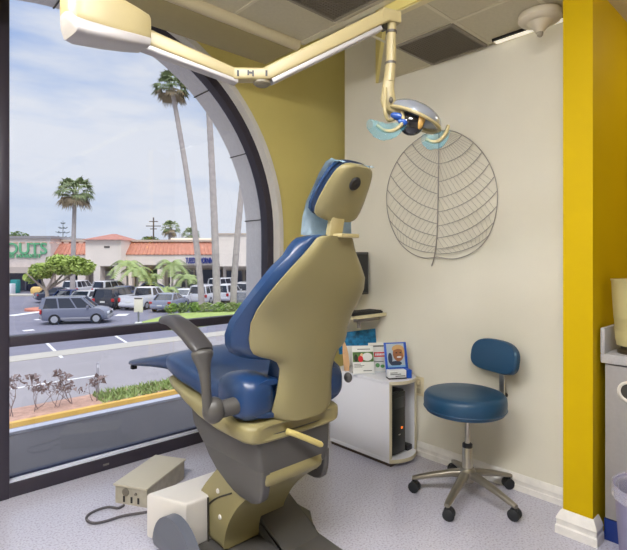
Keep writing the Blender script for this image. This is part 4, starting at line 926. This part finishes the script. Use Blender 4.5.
# ---------------------------------------------------------------- trees
BARK = mat('palm_bark', rgb(182, 172, 168), .9, noise=.12, nscale=3)
def fan_palm(p, h_, lean, r0, cr, seed, label, nl=46, group=None, skirt=True):
    rn = random.Random(seed); t = thing('fan_palm', label, 'palm tree', p, 0, group); top = Vector((lean[0], lean[1], h_))
    pts = [Vector((top.x*(k/12)**1.4, top.y*(k/12)**1.4, h_*k/12)) for k in range(13)]
    bm = NB(); sp_ = spl(pts, 5); tube(bm, sp_, [r0*(1-.32*i/len(sp_))*(1+.07*(i % 2)) for i in range(len(sp_))], 10); obj('trunk', bm, BARK, t)
    bm = NB(); bd_ = NB()
    for k in range(nl):
        el = math.radians(-48+115*(k/nl)+rn.gauss(0, 6)); az = k*2.4+rn.random(); tgt = bm if (el > -.35 or not skirt) else bd_
        d = Vector((math.cos(el)*math.cos(az), math.cos(el)*math.sin(az), math.sin(el))); s = d.cross(Vector((0, 0, 1))).normalized(); n_ = s.cross(d).normalized()
        stem = cr*(.48+.1*rn.random()); L_ = cr*(.52+.12*rn.random()); b0 = top+d*stem*.98
        tgt.faces.new([tgt.verts.new(x) for x in (top+s*.02*cr, top-s*.02*cr, b0-s*.012*cr, b0+s*.012*cr)])
        for j in range(-6, 7):
            a = j*.2; dd = (d*math.cos(a)+s*math.sin(a)).normalized(); e_ = b0+dd*L_*(1-.05*abs(j))+Vector((0, 0, -L_*(.22+.25*rn.random()*(1+abs(j)/6)))); m_ = b0+dd*L_*.55-Vector((0, 0, L_*.04)); w = n_.cross(dd).normalized()*L_*.065
            tgt.faces.new([tgt.verts.new(x) for x in (b0, m_+w, e_, m_-w)])
    obj('crown', bm, mat('palm_green', rgb(126, 140, 96), .6, noise=.3, nscale=2), t, 0)
    if len(bd_.faces): obj('dead_skirt', bd_, mat('dead_frond', rgb(150, 134, 108), .8), t, 0)
    return t
def palm_at(x, y, Z, xt, yt, r0, cr, seed, label, **k):
    b_ = W(x, y, Z); p = Vector((b_.x, b_.y, GZ)); q_ = W(xt, yt, Z); return fan_palm(p, q_.z-GZ, (q_.x-p.x, q_.y-p.y), r0, cr, seed, label, **k)
palm_at(72.5, 290, 50.3, 75, 192, .26, 2.1, 1, 'single fan palm in front of the terracotta roof left of the tower')
palm_at(202, 305, 38.5, 171.5, 87, .25, 1.5, 2, 'tallest leaning fan palm whose crown shows against the sky')
palm_at(217, 309, 38, 206, 60, .30, 1.9, 3, 'tall fan palm trunk second from the right, crown behind the arch')
palm_at(233, 308, 38.5, 256, 70, .27, 1.9, 4, 'tall fan palm trunk nearest the arch, leaning right')
palm_at(170, 262, 95, 170.5, 228, .5, 2.0, 5, 'small distant fan palm behind the shop roofs', nl=34)
palm_at(190, 262, 110, 191, 234.5, .4, 2.2, 6, 'low distant palm crown behind the cream parapet', nl=34)
PALE = mat('queen_palm_green', rgb(158, 176, 108), .6, noise=.2, nscale=2)
def feather_palm(x, y, h_, cr, seed, label):
    rn = random.Random(seed); p = G(x, y); t = thing('feather_palm', label, 'palm tree', p, 0, 'small feather palms before the shops')
    obj('trunk', T([(0, 0, 0), (.05, 0, h_*.5), (0, .05, h_)], [.14, .11, .09], 8), BARK, t); bm = NB(); top = Vector((0, .05, h_))
    for k in range(17):
        az = k*2.4; el = math.radians(10+60*rn.random()); d = Vector((math.cos(az), math.sin(az), 0)); pts = [top+d*(cr*f*math.cos(el*.6))+Vector((0, 0, cr*(math.sin(el)*f-.95*f*f))) for f in (0, .2, .4, .6, .8, 1)]
        s = Vector((-d.y, d.x, 0))
        for a, c in zip(pts, pts[1:]):
            for sg in (-1, 1):
                for f in (.0, .33, .66):
                    o_ = a.lerp(c, f); bm.faces.new([bm.verts.new(q_) for q_ in (o_, a.lerp(c, f+.3), o_+s*sg*cr*.24+d*cr*.1+Vector((0, 0, -cr*.12)))])
    obj('fronds', bm, PALE, t, 0); return t
for i, a in enumerate(((127, 296, 3.5, 2.2, 'feather palm with broad crown right of the tower'), (137, 297, 2.9, 2.0, 'feather palm in front of the green shop window'), (150, 296, 2.1, 1.7, 'short feather palm near the white pickup'), (172, 297, 3.6, 2.1, 'feather palm left of the blue shop lettering'), (166, 305, 1.3, 1.6, 'low spreading feather palm at the end of the hedge'), (186, 299, 2.2, 1.8, 'feather palm below the blue shop lettering'))): feather_palm(a[0], a[1], a[2], a[3], 20+i, a[4])
p = G(46, 307); t = thing('street_tree', 'broad leafy green tree in the parking lot before the market', 'tree', p)
bm = NB(); tube(bm, [(0, 0, 0), (.1, 0, 1.0), (.0, 0, 1.6)], [.2, .16, .13], 8)
for dx, dy, z in ((1.8, .3, 3.2), (-1.5, .2, 3.0), (.6, -.8, 3.6), (-.4, .9, 3.4), (2.4, -.3, 3.0)): tube(bm, spl([(0, 0, 1.4), (dx*.5, dy*.5, 2.2), (dx, dy, z)], 4), [.11]*4+[.08]*3+[.05]*2, 6)
obj('trunk', bm, mat('pale_bark', rgb(176, 164, 150), .9), t)
def cam_off(r, z): r += .9; return (.7325*r, -.6807*r, z)
bm = NB(); leafcloud(bm, [(cam_off(.6, 3.5), (1.5, 1.3, .75)), (cam_off(-1.2, 3.1), (1.1, 1.1, .7)), (cam_off(2.2, 3.4), (1.1, 1.1, .7)), (cam_off(.3, 4.0), (1.1, 1.0, .5)), (cam_off(-2.2, 2.5), (.6, .6, .5)), (cam_off(1.5, 3.9), (1.0, .9, .45))], 4200, .17, 5); obj('foliage', bm, mat('tree_green', rgb(168, 186, 96), .6, noise=.3, nscale=1.5), t, 0)
p = G(41.5, 310); t2 = struct('ground_tree_island', L([(0, 0), (1.2, 0), (1.2, .15), (0, .15)], 20, tuple(p)), mat('red_kerb', rgb(206, 130, 110), .8))
# dark distant trees behind the roofs
for i, (x, y, r_, lb) in enumerate(((17, 240, 2.0, 'dark tree top showing above the left end of the market roof'), (150, 243, 1.6, 'small dark tree top behind the terracotta roof by the utility pole'))):
    q_ = W(x, y, 92); tt = thing('distant_tree', lb, 'tree', (q_.x, q_.y, GZ)); obj('trunk', T([(0, 0, 0), (0, 0, q_.z-GZ)], .25, 8), BARK, tt)
    bm = NB(); leafcloud(bm, [((0, 0, q_.z-GZ), (r_*1.3, r_*1.3, r_*.8))], 700, .3, 33+i); obj('foliage', bm, DGREEN, tt, 0)
q_ = W(63, 238, 90); tt = thing('norfolk_pine', 'sparse tiered pine top behind the market roof beside the fan palm', 'tree', (q_.x, q_.y, GZ)); hh = W(63, 221, 90).z-GZ
bm = NB(); tube(bm, [(0, 0, 0), (0, 0, hh)], [.2, .04], 6)
obj('trunk', bm, mat('pine_grey', rgb(128, 136, 140), .8), tt); bm = NB()
for k in range(5):
    z = hh-.4-.85*k; r_ = .4+.42*k
    for j in range(7):
        a = j*2*PI/7+k; tube(bm, [(0, 0, z), (r_*.6*math.cos(a), r_*.6*math.sin(a), z-.1), (r_*math.cos(a), r_*math.sin(a), z+.12)], [.05, .09, .06], 5)
obj('boughs', bm, mat('pine_grey', rgb(128, 136, 140), .8), tt, 0)
# utility pole, antennas
q_ = W(153.5, 240, 85); t = thing('utility_pole', 'dark wooden utility pole with crossarms behind the shops', 'utility pole', (q_.x, q_.y, GZ), YAW); hh = W(153.5, 217.5, 85).z-GZ
POLEM = mat('weathered_pole', rgb(98, 88, 84), .9)
obj('post', T([(0, 0, 0), (0, 0, hh)], [.16, .12], 8), POLEM, t)
for z, w in ((hh-.7, .75), (hh-1.5, 1.3), (hh-2.0, .55)): obj('crossarm', B(-w, w, -.08, .08, z-.07, z+.07), POLEM, t)
q_ = W(182, 238, 70); t = thing('roof_antenna', 'thin antenna on the shop roof right of the distant palm', 'antenna', (q_.x, q_.y, sz(240)+GZ), YAW)
obj('mast', T([(0, 0, -.5), (0, 0, 1.2)], .04, 6), POLEM, t)
for z in (.5, .8, 1.1): obj('rod', T([(-.5, 0, z), (.5, 0, z)], .03, 5), POLEM, t)
# white post sign on the near island
p = G(138.5, 326); t = thing('post_sign', 'white rectangular sign on a short post at the parking island', 'sign', p, YAW)
obj('post', T([(0, 0, 0), (0, 0, .9)], .06, 8), mat('sign_grey', rgb(110, 112, 120), .6), t); obj('base', L([(0, 0), (.28, 0), (.2, .25), (0, .25)], 14), mat('sign_base', rgb(222, 220, 218), .7), t)
bo = obj('board', B(-.27, .27, -.04, .04, .85, 1.75, .01), mat('sign_cream', rgb(232, 224, 206), .6), t); obj('header', B(-.24, .24, -.05, -.04, 1.66, 1.74), mat('sign_dark', rgb(88, 84, 84), .6), bo)
# guide post at the roadside
p = Vector((G(100, 399).x, 15.1, GZ+.1)); t = thing('marker_post', 'thin grey marker post at the roadside behind the dry shrubs', 'post', p); obj('post', B(-.04, .04, -.02, .02, 0, .95, .01), mat('post_grey', rgb(168, 166, 176), .6), t); obj('reflector', B(-.03, .03, -.025, -.02, .8, .9), mat('reflector_white', rgb(215, 215, 222), .3), t)
# ---------------------------------------------------------------- cars
CGL = mat('car_glass', rgb(40, 46, 60), .1, coat=.5); TYRE = mat('tyre', rgb(40, 40, 42), .8); RIM = mat('alloy_rim', rgb(186, 188, 194), .35, .4)
RED = mat('tail_lamp', rgb(186, 36, 36), .3); CLR = mat('head_lamp', rgb(222, 226, 232), .15); PLATE = mat('number_plate', rgb(226, 226, 220), .5); TRIMK = mat('bumper_dark', rgb(60, 60, 66), .6)
def car(kind, label, p, head, paint, L_=4.6, Wd=1.85, group='cars in the parking lot', lower=None):
    r = thing({'suv': 'suv', 'sedan': 'sedan_car', 'pickup': 'pickup_truck', 'van': 'van'}[kind], label, 'car', p, head, group)
    h, hw = L_/2, Wd/2
    roof, belt = {'suv': (1.74, 1.02), 'sedan': (1.43, .92), 'pickup': (1.78, 1.08), 'van': (1.95, 1.1)}[kind]
    hood = {'suv': .27, 'sedan': .28, 'pickup': .27, 'van': .18}[kind]*L_
    cabr = {'suv': -h+.05, 'sedan': -h+.55, 'pickup': -.55, 'van': -h+.04}[kind]; cabf = h-hood
    def ring(z, xa, xb, w, c=.18): return [Vector(q_) + Vector((0, 0, z)) for q_ in ((xa+c, -w, 0), (xb-c*1.4, -w, 0), (xb, -w+c*1.2, 0), (xb, w-c*1.2, 0), (xb-c*1.4, w, 0), (xa+c, w, 0), (xa, w-c, 0), (xa, -w+c, 0))]
    pm = mat('car_paint_'+'_'.join(str(x) for x in paint), rgb(*paint), .28, coat=.5)
    bm = NB(); loft(bm, [ring(.26, -h+.1, h-.1, hw-.08), ring(.36, -h+.02, h-.02, hw-.01), ring(.62, -h, h, hw), ring(.80, -h+.01, h-.06, hw), ring(belt-.06, -h+.03, h-.3 if kind != 'van' else h-.12, hw-.01), ring(belt, -h+.05, cabf+.35, hw-.05)]); obj('body', bm, pm, r)
    rk = {'suv': .16, 'sedan': .55, 'pickup': .1, 'van': .1}[kind]; fk = {'suv': .6, 'sedan': .75, 'pickup': .55, 'van': .55}[kind]
    bm = NB(); loft(bm, [ring(belt-.01, cabr, cabf+.15, hw-.09, .1), ring(roof-.06, cabr+rk, cabf-fk, hw-.24, .1)]); obj('glazing', bm, CGL, r)
    bm = NB(); loft(bm, [ring(roof-.09, cabr+rk-.03, cabf-fk+.06, hw-.215, .1), ring(roof-.02, cabr+rk+.02, cabf-fk-.03, hw-.25, .12), ring(roof, cabr+rk+.2, cabf-fk-.2, hw-.38, .15)])
    mids = {'suv': (.34, .68), 'sedan': (.5,), 'pickup': (.5,), 'van': (.33, .66)}[kind]
    for s in (-1, 1):
        for f, w in ((.0, .10 if kind != 'suv' else .12), (1, .06))+tuple((m_, .045) for m_ in mids):
            xb_, xt_ = cabr+(cabf+.13-cabr)*f, cabr+rk+(cabf-fk-cabr-rk)*f
            loft(bm, [[Vector((xb_+a, s*(hw-.085+b_), belt-.02)) for a, b_ in ((-w, -.03), (w, -.03), (w, .012), (-w, .012))], [Vector((xt_+a, s*(hw-.235+b_), roof-.05)) for a, b_ in ((-w, -.03), (w, -.03), (w, .012), (-w, .012))]])
    obj('roof', bm, pm, r)
    if kind == 'pickup':
        obj('bed_floor', B(-h+.12, cabr-.1, -hw+.16, hw-.16, belt-.02, belt+.012), TRIMK, r); bm = NB()
        for s in (-1, 1): box(bm, -h+.05, cabr, s*(hw-.1)-.05, s*(hw-.1)+.05, belt-.02, belt+.1, .02)
        box(bm, -h+.03, -h+.12, -hw+.08, hw-.08, belt-.02, belt+.1, .02); obj('bed_rails', bm, pm, r)
    for s in (-1, 1):
        for x in (-h*.58, h*.62):
            bm = NB(); M = Matrix.Translation((x, s*(hw-.10), .34)) @ Matrix.Rotation(PI/2, 4, 'X'); lathe(bm, [(.2, -.11), (.31, -.115), (.345, -.09), (.345, .09), (.31, .115), (.2, .11)], 20, M=M); w_ = obj('wheel', bm, TYRE, r)
            obj('hub_cap', L([(0, -.118), (.21, -.112), (.21, .112), (0, .118)], 16, M=M), RIM, w_)
        bm = NB(); box(bm, -h-.015, -h+.1, s*(hw-.14)-.12, s*(hw-.14)+.12, .68, belt-.08, .03); obj('tail_light', bm, RED, r)
        bm = NB(); box(bm, h-.14, h-.0, s*(hw-.28)-.17, s*(hw-.28)+.17, .62, .78, .03); obj('headlight', bm, CLR, r)
        obj('door_mirror', B(cabf-.25, cabf-.1, s*(hw+.07)-.08, s*(hw+.07)+.08, belt, belt+.16, .03), pm, r)
    lm = lower or pm
    bm = NB(); box(bm, -h-.06, -h+.15, -hw+.08, hw-.08, .36, .60, .05); obj('bumper', bm, lm, r); bm = NB(); box(bm, h-.15, h+.04, -hw+.12, hw-.12, .30, .54, .05); obj('bumper', bm, lm, r)
    bm = NB(); box(bm, h-.12, h+.012, -.4, .4, .56, .74, .02); obj('grille', bm, TRIMK, r)
    obj('number_plate', B(-h-.075, -h-.055, -.2, .2, .62 if kind != 'sedan' else .5, .74 if kind != 'sedan' else .6), PLATE, r)
    bm = NB()
    for s in (-1, 1): box(bm, -h*.4, h*.45, s*hw-.02, s*hw+.02, .30, .45, .02)
    obj('sill', bm, lm, r)
    return r
def hd(a): return YAW+math.radians(a)       # 0 = heading to the picture's right, 90 = away from us
car('suv', 'silver grey suv driving right nearest the window', G(78, 322.5), hd(14), (120, 124, 142), 4.05, 1.85, lower=mat('lower_cladding', rgb(150, 150, 158), .5))
WHT = (226, 226, 230)
car('suv', 'black suv seen from behind right of the silver grey suv', G(117, 307.5), hd(84), (44, 46, 56), 4.5, 1.9)
car('pickup', 'white pickup truck seen from behind left of the post sign', G(147, 307.5), hd(76), WHT, 5.2, 1.95)
car('suv', 'white suv parked behind the leafy tree left of the tower', G(80, 295.5), hd(88), WHT, 4.4, 1.85)
car('sedan', 'white car parked directly behind the silver grey suv', G(90, 306), hd(82), WHT, 4.3, 1.8)
car('suv', 'white suv parked below the grey shutter of the tower', G(113, 296), hd(70), WHT, 4.4, 1.85)
car('sedan', 'dark blue car just left of the white pickup', G(126, 299.5), hd(84), (78, 92, 128), 4.2, 1.75)
car('sedan', 'dark car half hidden under the leafy tree', G(60, 301.5), hd(40), (70, 74, 90), 4.2, 1.75)
car('sedan', 'small blue car beside the rear of the silver grey suv', G(71, 305), hd(86), (64, 88, 150), 4.0, 1.7)
car('sedan', 'blue car parked in front of the green shop window', G(154, 294.5), hd(5), (84, 104, 150), 4.0, 1.7)
car('sedan', 'grey blue car below the low feather palm', G(170, 310), hd(84), (146, 152, 172), 4.0, 1.75)
car('sedan', 'white car left of the tallest palm trunk', G(184, 304.5), hd(262), WHT, 4.2, 1.75)
car('suv', 'white suv between the tallest palm trunk and the next one', G(207, 303), hd(80), WHT, 4.4, 1.8)
car('sedan', 'white car behind the two middle palm trunks', G(205, 297), hd(78), WHT, 4.2, 1.75)
car('suv', 'white suv between the two right palm trunks', G(228.5, 301.5), hd(78), WHT, 4.4, 1.8)
car('van', 'white van parked by the shops above the right palm trunks', G(225, 294.5), hd(70), WHT, 4.8, 1.85)
car('suv', 'silver suv right of the rightmost palm trunk', G(248, 299), hd(76), (196, 192, 190), 4.4, 1.8)
car('sedan', 'white car parked far right before the store block', G(247, 293.5), hd(72), WHT, 4.2, 1.75)
car('sedan', 'dark grey car in front of the rightmost palm trunk', G(248, 308), hd(80), (120, 124, 136), 4.2, 1.75)
car('sedan', 'dark green car behind the feather palm at the hedge', G(175, 301), hd(80), (76, 96, 92), 4.1, 1.75)
